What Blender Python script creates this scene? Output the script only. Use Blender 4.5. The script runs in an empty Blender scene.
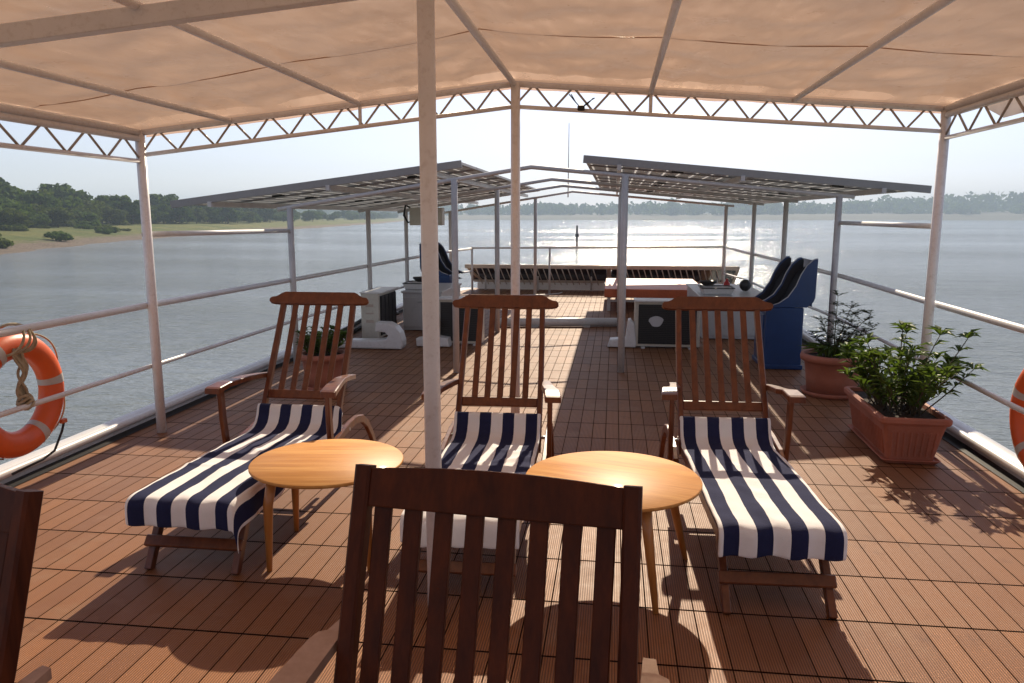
import bpy, bmesh, math, random
from mathutils import Vector, Matrix, Euler, noise
random.seed(7)
SC = bpy.context.scene
COL = SC.collection
R = math.radians
PI = math.pi

# ------------------------------------------------------------------ camera
cam = bpy.data.cameras.new("camera")
cam.lens = 27.03; cam.sensor_width = 36.0; cam.clip_start = 0.05; cam.clip_end = 9000
camo = bpy.data.objects.new("camera", cam); COL.objects.link(camo)
camo.location = (0, 0, 1.7)
camo.rotation_euler = (R(90 - 9.232), 0, R(7.53))
SC.camera = camo

# ------------------------------------------------------------------ sky, sun, exposure
SUN_EL, SUN_AZ = 33.6, 2.2
w = bpy.data.worlds.new("World"); SC.world = w; w.use_nodes = True
nt = w.node_tree; nt.nodes.clear()
sky = nt.nodes.new("ShaderNodeTexSky"); sky.sky_type = 'NISHITA'; sky.sun_disc = False
sky.sun_elevation = R(SUN_EL); sky.sun_rotation = R(SUN_AZ)
sky.air_density = 1.0; sky.dust_density = 0.5; sky.ozone_density = 5.0; sky.altitude = 10
bg = nt.nodes.new("ShaderNodeBackground"); bg.inputs[1].default_value = 0.094
out = nt.nodes.new("ShaderNodeOutputWorld")
hs = nt.nodes.new('ShaderNodeHueSaturation'); hs.inputs['Saturation'].default_value = 0.50
nt.links.new(sky.outputs[0], hs.inputs['Color']); tn = nt.nodes.new('ShaderNodeMix'); tn.data_type = 'RGBA'; tn.blend_type = 'MULTIPLY'; tn.inputs[0].default_value = 1.0; tn.inputs[7].default_value = (1.0, 0.965, 1.035, 1)
nt.links.new(hs.outputs[0], tn.inputs[6]); nt.links.new(tn.outputs[2], bg.inputs[0]); nt.links.new(bg.outputs[0], out.inputs[0])
sl = bpy.data.lights.new("sun", 'SUN'); sl.energy = 5.0; sl.angle = R(0.55); sl.color = (1.0, 0.85, 0.64)
so = bpy.data.objects.new("sun", sl); COL.objects.link(so)
d = Vector((math.sin(R(SUN_AZ)) * math.cos(R(SUN_EL)), math.cos(R(SUN_AZ)) * math.cos(R(SUN_EL)), math.sin(R(SUN_EL))))
so.rotation_euler = d.to_track_quat('Z', 'Y').to_euler()
so.location = (0, 30, 30)
SC.view_settings.view_transform = 'Standard'; SC.view_settings.look = 'None'
SC.view_settings.gamma = 1.0; SC.view_settings.use_curve_mapping = False
SC.view_settings.exposure = 0.42
try:
    SC.cycles.max_bounces = 8; SC.cycles.diffuse_bounces = 4; SC.cycles.glossy_bounces = 4
    SC.cycles.transmission_bounces = 4; SC.cycles.volume_bounces = 1
    SC.cycles.sample_clamp_indirect = 6; SC.cycles.sample_clamp_direct = 0
    SC.cycles.caustics_reflective = False; SC.cycles.caustics_refractive = False
    SC.cycles.use_denoising = True
except Exception:
    pass

# ------------------------------------------------------------------ material helpers
class NT:
    def __init__(s, name):
        m = bpy.data.materials.new(name); m.use_nodes = True; s.m = m; s.t = m.node_tree
        s.t.nodes.clear(); s.out = s.t.nodes.new("ShaderNodeOutputMaterial")
    def n(s, typ, **kw):
        o = s.t.nodes.new(typ)
        for k, v in kw.items(): setattr(o, k, v)
        return o
    def l(s, a, b): s.t.links.new(a, b)
    def put(s, sock, v):
        if hasattr(v, 'links') or hasattr(v, 'is_linked'): s.l(v, sock)
        else: sock.default_value = v
    def math(s, op, a, b=0.0, c=None):
        o = s.n("ShaderNodeMath", operation=op); s.put(o.inputs[0], a); s.put(o.inputs[1], b)
        if c is not None: s.put(o.inputs[2], c)
        return o.outputs[0]
    def mix(s, f, a, b, blend='MIX'):
        o = s.n("ShaderNodeMix", data_type='RGBA', blend_type=blend)
        s.put(o.inputs[0], f)
        for i, v in ((6, a), (7, b)):
            if isinstance(v, tuple): v = (v[0], v[1], v[2], 1.0)
            s.put(o.inputs[i], v)
        return o.outputs[2]
    def coord(s, which='Object', scale=None):
        tc = s.n("ShaderNodeTexCoord").outputs[which]
        if scale is None: return tc
        mp = s.n("ShaderNodeMapping"); mp.inputs['Scale'].default_value = scale; s.l(tc, mp.inputs[0]); return mp.outputs[0]
    def pos(s, scale=None):
        p = s.n("ShaderNodeNewGeometry").outputs['Position']
        if scale is None: return p
        mp = s.n("ShaderNodeMapping"); mp.inputs['Scale'].default_value = scale; s.l(p, mp.inputs[0]); return mp.outputs[0]
    def noise(s, v, scale=5.0, detail=3.0, rough=0.55):
        o = s.n("ShaderNodeTexNoise"); s.l(v, o.inputs['Vector']); o.inputs['Scale'].default_value = scale
        o.inputs['Detail'].default_value = detail; o.inputs['Roughness'].default_value = rough; return o.outputs['Fac']
    def ramp(s, f, stops):
        o = s.n("ShaderNodeValToRGB"); s.l(f, o.inputs[0]); e = o.color_ramp.elements
        while len(e) < len(stops): e.new(0.5)
        for i, (p, c) in enumerate(stops):
            e[i].position = p; e[i].color = (c[0], c[1], c[2], 1) if isinstance(c, tuple) else (c, c, c, 1)
        return o.outputs[0]
    def bump(s, h, strength=0.3, dist=0.01, normal=None):
        o = s.n("ShaderNodeBump"); o.inputs['Strength'].default_value = strength; o.inputs['Distance'].default_value = dist
        s.l(h, o.inputs['Height'])
        if normal is not None: s.l(normal, o.inputs['Normal'])
        return o.outputs[0]
    def bsdf(s, color, rough=0.5, metallic=0.0, normal=None, spec=0.5, coat=0.0, coat_rough=0.2, link=True, **kw):
        b = s.n("ShaderNodeBsdfPrincipled")
        if isinstance(color, tuple): color = (color[0], color[1], color[2], 1)
        s.put(b.inputs['Base Color'], color); s.put(b.inputs['Roughness'], rough); s.put(b.inputs['Metallic'], metallic)
        b.inputs['Specular IOR Level'].default_value = spec
        b.inputs['Coat Weight'].default_value = coat; b.inputs['Coat Roughness'].default_value = coat_rough
        for k, v in kw.items(): s.put(b.inputs[k], v)
        if normal is not None: s.l(normal, b.inputs['Normal'])
        if link: s.l(b.outputs[0], s.out.inputs[0])
        return b.outputs[0]

def painted(name, col, rough=0.45, var=0.12, dirt=0.25, scale=3.0, dirtcol=None, metallic=0.0, bumps=0.05):
    """paint or plastic with blotches, grime and tiny unevenness"""
    k = NT(name); p = k.pos()
    a = k.noise(p, scale, 4); b = k.noise(p, scale * 9, 4, 0.65)
    c = k.mix(k.ramp(a, [(0.3, 0.0), (0.7, 1.0)]), tuple(x * (1 - var) for x in col), tuple(min(1, x * (1 + var)) for x in col))
    dc = dirtcol or tuple(x * 0.45 for x in col)
    c = k.mix(k.math('MULTIPLY', k.ramp(b, [(0.52, 0.0), (0.75, 1.0)]), dirt), c, dc)
    rr = k.math('ADD', rough - 0.08, k.math('MULTIPLY', b, 0.16))
    k.bsdf(c, rr, metallic, k.bump(b, bumps, 0.01)); return k.m

def wood(name, dark, light, rough=0.32, grain=(26, 26, 2.2), coat=0.25, coat_rough=0.22, spec=0.5):
    k = NT(name)
    oi = k.n("ShaderNodeObjectInfo").outputs['Random']
    v = k.coord('Object', grain)
    va = k.n("ShaderNodeVectorMath", operation='ADD'); k.l(v, va.inputs[0])
    cx = k.n("ShaderNodeCombineXYZ"); k.l(k.math('MULTIPLY', oi, 37.0), cx.inputs[0]); k.l(k.math('MULTIPLY', oi, 61.0), cx.inputs[1]); k.l(cx.outputs[0], va.inputs[1])
    n1 = k.noise(va.outputs[0], 1.0, 5, 0.6)
    n2 = k.noise(va.outputs[0], 3.7, 3, 0.7)
    f = k.math('ADD', k.math('MULTIPLY', n1, 0.75), k.math('MULTIPLY', n2, 0.25))
    c = k.ramp(f, [(0.34, dark), (0.52, tuple((a + b) / 2 for a, b in zip(dark, light))), (0.68, light)])
    c = k.mix(k.math('MULTIPLY', oi, 0.25), c, tuple(x * 0.7 for x in dark))
    k.bsdf(c, k.math('ADD', rough - 0.06, k.math('MULTIPLY', n1, 0.14)), normal=k.bump(f, 0.12, 0.004), spec=spec, coat=coat, coat_rough=coat_rough)
    return k.m

# deck: grooved composite boards laid in short lengths
def deck_material():
    k = NT("composite_decking")
    sep = k.n("ShaderNodeSeparateXYZ"); k.l(k.pos(), sep.inputs[0])
    x, y = sep.outputs[0], sep.outputs[1]
    BW, BL = 0.1036, 0.435
    xb = k.math('DIVIDE', k.math('ADD', x, 20.0325), BW); xi = k.math('FLOOR', xb); xf = k.math('FRACT', xb)
    grp = k.math('FLOOR', k.math('DIVIDE', k.math('ADD', x, 20.0), 3.06))
    goff = k.math('MULTIPLY', grp, 0.0)
    yb = k.math('DIVIDE', k.math('ADD', k.math('ADD', y, 40 * BL - 3.203), goff), BL); yi = k.math('FLOOR', yb); yf = k.math('FRACT', yb)
    cx = k.n("ShaderNodeCombineXYZ"); k.l(xi, cx.inputs[0]); k.l(yi, cx.inputs[1])
    wn = k.n("ShaderNodeTexWhiteNoise", noise_dimensions='3D'); k.l(cx.outputs[0], wn.inputs[0])
    rnd = wn.outputs[0]
    # gaps: long ones about 5 mm, cross joints 6 mm
    ex = k.math('MINIMUM', xf, k.math('SUBTRACT', 1.0, xf)); ey = k.math('MINIMUM', yf, k.math('SUBTRACT', 1.0, yf))
    gx = k.ramp(ex, [(0.019, 1.0), (0.035, 0.0)]); gy = k.ramp(ey, [(0.009, 1.0), (0.015, 0.0)])
    gx = k.math('MULTIPLY', gx, k.math('ADD', 0.72, k.math('MULTIPLY', rnd, 0.28)))
    gap = k.math('MAXIMUM', gx, gy)
    # ten grooves a board
    gr = k.math('FRACT', k.math('MULTIPLY', xf, 10.0)); gd = k.math('ABSOLUTE', k.math('SUBTRACT', gr, 0.5))
    groove = k.ramp(gd, [(0.24, 0.0), (0.40, 1.0)])
    st = k.noise(k.pos((60, 2.5, 1)), 1.0, 4, 0.65)
    big = k.noise(k.pos((1, 1, 1)), 0.8, 4, 0.6)
    spot = k.noise(k.pos((1, 1, 1)), 9.0, 5, 0.7)
    base = k.mix(rnd, (0.235, 0.090, 0.029), (0.440, 0.188, 0.066))
    tl = k.n("ShaderNodeTexWhiteNoise", noise_dimensions='3D'); c2 = k.n("ShaderNodeCombineXYZ"); k.l(k.math('FLOOR', k.math('DIVIDE', xi, 4.0)), c2.inputs[0]); k.l(yi, c2.inputs[1]); c2.inputs[2].default_value = 5.0; k.l(c2.outputs[0], tl.inputs[0])
    base = k.mix(k.math('MULTIPLY', tl.outputs[0], 0.5), base, (0.30, 0.125, 0.050))
    base = k.mix(k.math('MULTIPLY', st, 0.5), base, (0.22, 0.098, 0.060))
    base = k.mix(k.ramp(big, [(0.38, 0.0), (0.72, 0.55)]), base, (0.300, 0.140, 0.065))
    patch = k.noise(k.pos((1, 1, 1)), 2.3, 5, 0.65)
    base = k.mix(k.ramp(patch, [(0.54, 0.0), (0.66, 0.5)]), base, (0.34, 0.19, 0.105))
    base = k.mix(k.ramp(k.noise(k.pos((1.6, 1, 1)), 3.1, 6, 0.75), [(0.58, 0.0), (0.70, 0.55)]), base, (0.15, 0.065, 0.035))
    base = k.mix(k.ramp(spot, [(0.60, 0.0), (0.76, 0.4)]), base, (0.17, 0.09, 0.062))
    base = k.mix(k.math('MULTIPLY', groove, 0.75), base, (0.075, 0.028, 0.012))
    base = k.mix(gap, base, (0.008, 0.005, 0.004))
    h = k.math('SUBTRACT', k.math('MULTIPLY', k.math('SUBTRACT', 1.0, groove), 0.22), k.math('MULTIPLY', gap, 0.8))
    h = k.math('ADD', h, k.math('MULTIPLY', rnd, 0.05))
    h = k.math('ADD', h, k.math('MULTIPLY', st, 0.10))
    k.bsdf(base, k.math('ADD', k.math('ADD', 0.44, k.math('MULTIPLY', spot, 0.2)), k.math('MULTIPLY', gap, 0.4)), normal=k.bump(h, 1.0, 0.007), **{'Specular IOR Level': k.math('MULTIPLY', 0.22, k.math('SUBTRACT', 1.0, gap))})
    return k.m

def towel_material():
    k = NT("striped_terry")
    uv = k.n("ShaderNodeUVMap").outputs[0]; sep = k.n("ShaderNodeSeparateXYZ"); k.l(uv, sep.inputs[0])
    u = sep.outputs[0]
    wob = k.math('MULTIPLY', k.math('SUBTRACT', k.noise(k.pos(), 6.0, 2), 0.5), 0.014)
    t = k.math('MULTIPLY', k.math('DIVIDE', k.math('SUBTRACT', k.math('ADD', u, wob), 0.035), 0.93), 7.0)
    par = k.math('MODULO', k.math('FLOOR', k.math('ADD', t, 14.0)), 2.0)
    inside = k.math('MULTIPLY', k.math('GREATER_THAN', t, 0.0), k.math('LESS_THAN', t, 7.0))
    navy = k.math('MULTIPLY', k.math('SUBTRACT', 1.0, par), inside)
    p = k.pos(); f = k.noise(p, 260.0, 2, 0.7); g = k.noise(p, 14.0, 4, 0.6)
    white = k.mix(g, (0.80, 0.79, 0.80), (0.90, 0.89, 0.90)); nv = k.mix(g, (0.009, 0.012, 0.050), (0.017, 0.022, 0.078))
    c = k.mix(navy, white, nv)
    c = k.mix(k.math('MULTIPLY', f, 0.06), c, (0.25, 0.25, 0.30))
    h = k.math('ADD', k.math('MULTIPLY', f, 0.6), k.math('MULTIPLY', g, 0.5))
    k.bsdf(c, 0.92, normal=k.bump(h, 0.35, 0.008), spec=0.15)
    return k.m

def canopy_material():
    k = NT("canopy_vinyl")
    p = k.pos()
    n1 = k.noise(k.pos((1.0, 0.5, 1)), 0.9, 5, 0.6); n2 = k.noise(p, 5, 5, 0.65); n3 = k.noise(k.pos((2.6, 0.9, 1)), 1.0, 3, 0.5)
    c = k.mix(k.ramp(n1, [(0.3, 0.0), (0.72, 1.0)]), (0.59, 0.390, 0.265), (0.70, 0.495, 0.355))
    c = k.mix(k.ramp(n2, [(0.55, 0.0), (0.8, 0.12)]), c, (0.47, 0.32, 0.225))
    h = k.math('ADD', k.math('MULTIPLY', n3, 1.0), k.math('MULTIPLY', n2, 0.025))
    nb = k.bump(h, 0.6, 0.12)
    b = k.bsdf(c, k.math('ADD', 0.20, k.math('MULTIPLY', n2, 0.2)), normal=nb, spec=0.6, coat=0.6, coat_rough=0.16, link=False)
    tr = k.n("ShaderNodeBsdfTranslucent"); k.l(k.mix(0.5, c, (0.80, 0.51, 0.36)), tr.inputs[0]); k.l(nb, tr.inputs[1])
    mx = k.n("ShaderNodeMixShader"); mx.inputs[0].default_value = 0.50; k.l(b, mx.inputs[1]); k.l(tr.outputs[0], mx.inputs[2])
    rf = k.n('ShaderNodeBsdfRefraction'); rf.inputs['Color'].default_value = (0.88, 0.66, 0.50, 1); rf.inputs['Roughness'].default_value = 0.42; rf.inputs['IOR'].default_value = 1.08; k.l(nb, rf.inputs['Normal'])
    m2 = k.n('ShaderNodeMixShader'); m2.inputs[0].default_value = 0.30; k.l(mx.outputs[0], m2.inputs[1]); k.l(rf.outputs[0], m2.inputs[2])
    k.l(m2.outputs[0], k.out.inputs[0]); return k.m

def leaf_material(name, c1, c2, trans=0.35):
    k = NT(name)
    oi = k.n("ShaderNodeNewGeometry").outputs['Random Per Island']
    c = k.mix(oi, c1, c2)
    b = k.bsdf(c, 0.5 if trans > .3 else 0.9, spec=0.3 if trans > .3 else 0.05, link=False)
    tr = k.n("ShaderNodeBsdfTranslucent"); k.l(k.mix(0.5, c, (0.16, 0.24, 0.02)), tr.inputs[0])
    mx = k.n("ShaderNodeMixShader"); mx.inputs[0].default_value = trans; k.l(b, mx.inputs[1]); k.l(tr.outputs[0], mx.inputs[2])
    k.l(mx.outputs[0], k.out.inputs[0]); return k.m

def water_material():
    k = NT("river_water")
    p1 = k.pos((0.45, 1.0, 1)); p2 = k.pos((0.8, 1.6, 1))
    a = k.noise(p1, 0.22, 4, 0.55); b = k.noise(p2, 0.9, 4, 0.6); c = k.noise(p2, 3.6, 4, 0.6)
    big = k.noise(k.pos((0.3, 1.0, 1)), 0.02, 4, 0.5)
    h = k.math('ADD', k.math('ADD', k.math('MULTIPLY', a, 1.1), k.math('MULTIPLY', b, 0.52)), k.math('MULTIPLY', c, 0.10))
    amp = k.math('ADD', 0.25, k.math('MULTIPLY', k.ramp(big, [(0.35, 0.0), (0.65, 1.0)]), 1.15))
    h = k.math('MULTIPLY', h, amp)
    col = k.mix(k.ramp(b, [(0.4, 0.0), (0.7, 1.0)]), (0.125, 0.145, 0.142), (0.185, 0.205, 0.200))
    k.bsdf(col, 0.10, normal=k.bump(h, 0.46, 1.0), spec=0.5, IOR=1.33)
    return k.m

M = {}
M['deck'] = deck_material()
M['towel'] = towel_material()
M['canopy'] = canopy_material()
M['water'] = water_material()
M['teak'] = wood('mahogany_varnish', (0.085, 0.020, 0.007), (0.215, 0.060, 0.018), coat=0.12)
M['teakdark'] = wood('mahogany_dark', (0.042, 0.009, 0.0035), (0.115, 0.027, 0.008), rough=0.5, coat=0.0, spec=0.2)
M['armtop'] = wood('arm_painted_sheen', (0.36, 0.215, 0.155), (0.48, 0.31, 0.235), rough=0.35, coat=0.2)  # pale arm colour has the bright sky reflection painted into the wood
def stave_material():
    k = NT('honey_staves'); sep = k.n("ShaderNodeSeparateXYZ"); k.l(k.coord('Object'), sep.inputs[0])
    si = k.math('FLOOR', k.math('DIVIDE', k.math('ADD', sep.outputs[1], 5.0), 0.068)); wn = k.n("ShaderNodeTexWhiteNoise", noise_dimensions='1D'); k.l(si, wn.inputs['W'])
    va = k.n("ShaderNodeVectorMath", operation='ADD'); k.l(k.coord('Object', (1.8, 22, 5)), va.inputs[0]); cx = k.n("ShaderNodeCombineXYZ"); k.l(k.math('MULTIPLY', wn.outputs[0], 30.0), cx.inputs[0]); k.l(cx.outputs[0], va.inputs[1])
    n1 = k.noise(va.outputs[0], 1.0, 5, 0.62); n2 = k.noise(k.coord('Object', (3, 90, 5)), 1.0, 3, 0.6)
    c = k.ramp(n1, [(0.32, (0.47, 0.200, 0.054)), (0.5, (0.62, 0.300, 0.088)), (0.68, (0.72, 0.39, 0.130))])
    c = k.mix(k.math('MULTIPLY', wn.outputs[0], 0.45), c, (0.50, 0.22, 0.06)); c = k.mix(k.ramp(n2, [(0.55, 0.0), (0.75, 0.4)]), c, (0.36, 0.15, 0.04))
    c = k.mix(k.ramp(k.noise(k.coord('Object'), 5, 5, 0.7), [(0.58, 0.0), (0.75, 0.3)]), c, (0.42, 0.20, 0.07))
    k.bsdf(c, k.math('ADD', 0.42, k.math('MULTIPLY', n1, 0.16)), normal=k.bump(n2, 0.1, 0.003), spec=0.14, coat=0.04, coat_rough=0.08); return k.m
M['table'] = stave_material()
M['tableleg'] = wood('honey_beech_leg', (0.40, 0.15, 0.035), (0.56, 0.25, 0.07), rough=0.34)
M['white'] = painted('white_paint', (0.68, 0.67, 0.66), 0.38, 0.06, 0.35, 3.0, (0.40, 0.36, 0.31))
M['cream'] = painted('cream_pipe_paint', (0.86, 0.84, 0.845), 0.40, 0.06, 0.3, 4.0, (0.38, 0.30, 0.24))
M['grey'] = painted('grey_metal_paint', (0.56, 0.54, 0.53), 0.38, 0.10, 0.3)
M['truss'] = painted('truss_paint', (0.42, 0.36, 0.31), 0.42, 0.1, 0.3)
M['cabinet'] = painted('light_grey_cabinet', (0.50, 0.51, 0.52), 0.42, 0.08, 0.3, 2.0)
M['ac'] = painted('cream_casing', (0.58, 0.55, 0.47), 0.42, 0.07, 0.35, 4.0)
M['black'] = painted('black_grille', (0.014, 0.014, 0.015), 0.5, 0.2, 0.2)
M['blue'] = painted('navy_blue_paint', (0.012, 0.045, 0.150), 0.33, 0.15, 0.25, 3.0, (0.02, 0.03, 0.06))
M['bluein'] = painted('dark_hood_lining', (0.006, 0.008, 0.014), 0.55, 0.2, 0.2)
M['terracotta'] = painted('terracotta', (0.370, 0.130, 0.080), 0.7, 0.15, 0.35, 5.0, (0.36, 0.20, 0.15), bumps=0.15)
M['soil'] = painted('potting_soil', (0.035, 0.022, 0.014), 0.9, 0.4, 0.4, 14.0, bumps=0.8)
M['orange'] = painted('life_ring_orange', (0.72, 0.115, 0.022), 0.42, 0.10, 0.3, 4.0, (0.55, 0.14, 0.06))
M['band'] = painted('reflective_band', (0.50, 0.47, 0.44), 0.35, 0.08, 0.3)
M['rope'] = painted('hemp_rope', (0.42, 0.34, 0.22), 0.85, 0.2, 0.5, 20.0, bumps=0.5)
M['panelback'] = painted('panel_backsheet', (0.42, 0.42, 0.42), 0.45, 0.05, 0.1)
def backsheet_material():
    k = NT('translucent_backsheet'); n = k.noise(k.pos(), 6, 4, 0.6); c = k.mix(n, (0.62, 0.62, 0.61), (0.78, 0.78, 0.77))
    b = k.bsdf(c, 0.4, link=False); tr = k.n("ShaderNodeBsdfTranslucent"); k.l(c, tr.inputs[0])
    mx = k.n("ShaderNodeMixShader"); mx.inputs[0].default_value = 0.55; k.l(b, mx.inputs[1]); k.l(tr.outputs[0], mx.inputs[2]); k.l(mx.outputs[0], k.out.inputs[0]); return k.m
M['backsheet'] = backsheet_material()
M['panelframe'] = painted('panel_frame_metal', (0.30, 0.29, 0.285), 0.5, 0.06, 0.2)
M['paneldark'] = painted('panel_cells', (0.012, 0.016, 0.035), 0.15, 0.2, 0.1)
M['redorange'] = painted('red_orange_paint', (0.56, 0.130, 0.045), 0.5, 0.15, 0.4, 3.0)
M['tan'] = painted('tan_weathered', (0.50, 0.41, 0.34), 0.6, 0.15, 0.4)
M['red'] = painted('red_plastic', (0.45, 0.02, 0.02), 0.35)
M['steel'] = painted('galvanised_steel', (0.45, 0.46, 0.48), 0.33, 0.1, 0.3, metallic=0.7)
M['trunk'] = painted('bark', (0.10, 0.075, 0.055), 0.9, 0.3, 0.4, 8.0)
M['leafA'] = leaf_material('leaf_tree_dark', (0.030, 0.062, 0.014), (0.066, 0.112, 0.026), 0.25)
M['leafB'] = leaf_material('leaf_tree_mid', (0.044, 0.086, 0.018), (0.092, 0.142, 0.034), 0.25)
M['leafC'] = leaf_material('leaf_tree_olive', (0.054, 0.076, 0.020), (0.110, 0.126, 0.040), 0.25)
M['leafP'] = leaf_material('leaf_glossy_green', (0.030, 0.075, 0.012), (0.115, 0.180, 0.034), 0.35)
M['leafQ'] = leaf_material('leaf_grey_sprig', (0.030, 0.046, 0.034), (0.060, 0.078, 0.058), 0.2)
M['stem'] = painted('plant_stem', (0.075, 0.060, 0.030), 0.7, 0.2, 0.3)
M['hull'] = painted('hull_white', (0.62, 0.62, 0.60), 0.4, 0.05, 0.3, 0.6)
M['flower'] = painted('pale_bloom', (0.55, 0.33, 0.30), 0.6)

def bank_material():
    k = NT("riverbank_ground")
    sep = k.n("ShaderNodeSeparateXYZ"); k.l(k.pos(), sep.inputs[0]); z = sep.outputs[2]
    n1 = k.noise(k.pos(), 0.06, 5, 0.6); n2 = k.noise(k.pos(), 0.5, 5, 0.65); n3 = k.noise(k.pos((1, 1, 3)), 2.2, 4, 0.7)
    grass = k.mix(k.ramp(n1, [(0.35, 0.0), (0.65, 1.0)]), (0.085, 0.120, 0.022), (0.190, 0.180, 0.048))
    grass = k.mix(k.ramp(n2, [(0.45, 0.0), (0.7, 0.7)]), grass, (0.065, 0.085, 0.022))
    mud = k.mix(k.ramp(n3, [(0.35, 0.0), (0.65, 1.0)]), (0.10, 0.078, 0.058), (0.25, 0.195, 0.150))
    zz = k.math('ADD', z, k.math('MULTIPLY', k.math('SUBTRACT', n2, 0.5), 1.8))
    f = k.ramp(k.math('DIVIDE', k.math('ADD', zz, 4.5), 4.0), [(0.17, 0.0), (0.30, 1.0)])
    c = k.mix(f, mud, grass)
    k.bsdf(c, 0.9, normal=k.bump(k.math('ADD', n2, n3), 0.9, 0.5), spec=0.2); return k.m
M['bank'] = bank_material()
def shore_material():
    k = NT("far_shore_ground")
    n1 = k.noise(k.pos((0.4, 1, 1)), 0.012, 5, 0.6)
    c = k.mix(k.ramp(n1, [(0.35, 0.0), (0.65, 1.0)]), (0.065, 0.068, 0.045), (0.130, 0.118, 0.092))
    k.bsdf(c, 0.9, spec=0.2); return k.m
M['shore'] = shore_material()

# ------------------------------------------------------------------ mesh helpers
class MB:
    def __init__(s): s.b = bmesh.new(); s.uv = None
    def _merge(s, b2):
        me = bpy.data.meshes.new("tmp"); b2.to_mesh(me); b2.free(); s.b.from_mesh(me); bpy.data.meshes.remove(me)
    def box(s, c, size, rot=None, bev=0.0, seg=2):
        b2 = bmesh.new(); bmesh.ops.create_cube(b2, size=1.0)
        bmesh.ops.scale(b2, vec=Vector(size), verts=b2.verts)
        if bev > 0: bmesh.ops.bevel(b2, geom=list(b2.edges), offset=bev, segments=seg, profile=0.6, affect='EDGES')
        if rot is not None: bmesh.ops.rotate(b2, verts=b2.verts, cent=(0, 0, 0), matrix=rot.to_3x3())
        bmesh.ops.translate(b2, verts=b2.verts, vec=Vector(c)); s._merge(b2); return s
    def bar(s, p, q, w, t, side=None, bev=0.003):
        """rectangular bar from p to q; w measured along 'side', t across"""
        p, q = Vector(p), Vector(q); d = q - p; L = d.length; z = d.normalized()
        side = Vector(side) if side is not None else (Vector((1, 0, 0)) if abs(z.x) < 0.9 else Vector((0, 1, 0)))
        x = (side - z * side.dot(z)).normalized(); y = z.cross(x)
        m = Matrix((x, y, z)).transposed()
        return s.box((p + q) / 2, (w, t, L), m, bev, 1)
    def tube(s, pts, r, n=10, cap=True, closed=False):
        pts = [Vector(p) for p in pts]; N = len(pts)
        rr = r if isinstance(r, (list, tuple)) else [r] * N
        rings = []; up = None
        for i, p in enumerate(pts):
            if closed: t = pts[(i + 1) % N] - pts[i - 1]
            else: t = (pts[min(i + 1, N - 1)] - pts[max(i - 1, 0)])
            t.normalize()
            if up is None:
                up = Vector((0, 0, 1)) if abs(t.z) < 0.9 else Vector((1, 0, 0))
            u = (up - t * up.dot(t)).normalized(); v = t.cross(u); up = u
            rings.append([s.b.verts.new(p + (u * math.cos(2 * PI * k / n) + v * math.sin(2 * PI * k / n)) * rr[i]) for k in range(n)])
        for i in range(N if closed else N - 1):
            a, b = rings[i], rings[(i + 1) % N]
            for k in range(n):
                f = s.b.faces.new((a[k], a[(k + 1) % n], b[(k + 1) % n], b[k])); f.smooth = True
        if cap and not closed:
            s.b.faces.new(rings[0][::-1]); s.b.faces.new(rings[-1])
        return s
    def sweep(s, pts, w, t, side=(1, 0, 0), ch=0.16):
        """continuous rectangular bar with eased edges through pts; w along side"""
        pts = [Vector(p) for p in pts]; N = len(pts); side = Vector(side); rows = []
        ws = w if isinstance(w, (list, tuple)) else [w] * N; ts = t if isinstance(t, (list, tuple)) else [t] * N
        for i, p in enumerate(pts):
            d = (pts[min(i + 1, N - 1)] - pts[max(i - 1, 0)]).normalized(); x = (side - d * side.dot(d)).normalized(); y = d.cross(x)
            a, b = ws[i] / 2, ts[i] / 2; c = min(a, b) * 2 * ch
            rows.append([s.b.verts.new(p + x * u + y * v) for u, v in ((-a + c, -b), (a - c, -b), (a, -b + c), (a, b - c), (a - c, b), (-a + c, b), (-a, b - c), (-a, -b + c))])
        for a, b in zip(rows, rows[1:]):
            for k in range(8): s.b.faces.new((a[k], a[(k + 1) % 8], b[(k + 1) % 8], b[k]))
        s.b.faces.new(rows[0][::-1]); s.b.faces.new(rows[-1]); return s
    def lathe(s, prof, n=32, c=(0, 0, 0), sx=1.0, sy=1.0, smooth=True):
        c = Vector(c); rings = []
        for r, z in prof:
            rings.append([s.b.verts.new(c + Vector((r * sx * math.cos(2 * PI * k / n), r * sy * math.sin(2 * PI * k / n), z))) for k in range(n)])
        for a, b in zip(rings, rings[1:]):
            for k in range(n):
                f = s.b.faces.new((a[k], a[(k + 1) % n], b[(k + 1) % n], b[k])); f.smooth = smooth
        if prof[0][0] > 1e-5: s.b.faces.new(rings[0][::-1])
        if prof[-1][0] > 1e-5: s.b.faces.new(rings[-1])
        return s
    def prism(s, poly, o, ux, uy, depth, bev=0.0):
        """polygon in plane (ux,uy) at o, thickness 'depth' along ux x uy, centred"""
        ux, uy = Vector(ux).normalized(), Vector(uy).normalized(); nz = ux.cross(uy); o = Vector(o)
        b2 = bmesh.new()
        a = [b2.verts.new(o + ux * x + uy * y - nz * depth / 2) for x, y in poly]
        b = [b2.verts.new(o + ux * x + uy * y + nz * depth / 2) for x, y in poly]
        b2.faces.new(a[::-1]); b2.faces.new(b)
        for i in range(len(poly)): b2.faces.new((a[i], a[(i + 1) % len(poly)], b[(i + 1) % len(poly)], b[i]))
        bmesh.ops.recalc_face_normals(b2, faces=b2.faces)
        if bev > 0:
            es = [e for e in b2.edges if abs((e.verts[1].co - e.verts[0].co).normalized().dot(nz)) < 0.5]
            bmesh.ops.bevel(b2, geom=es, offset=bev, segments=2, profile=0.6, affect='EDGES')
        s._merge(b2); return s
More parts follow.
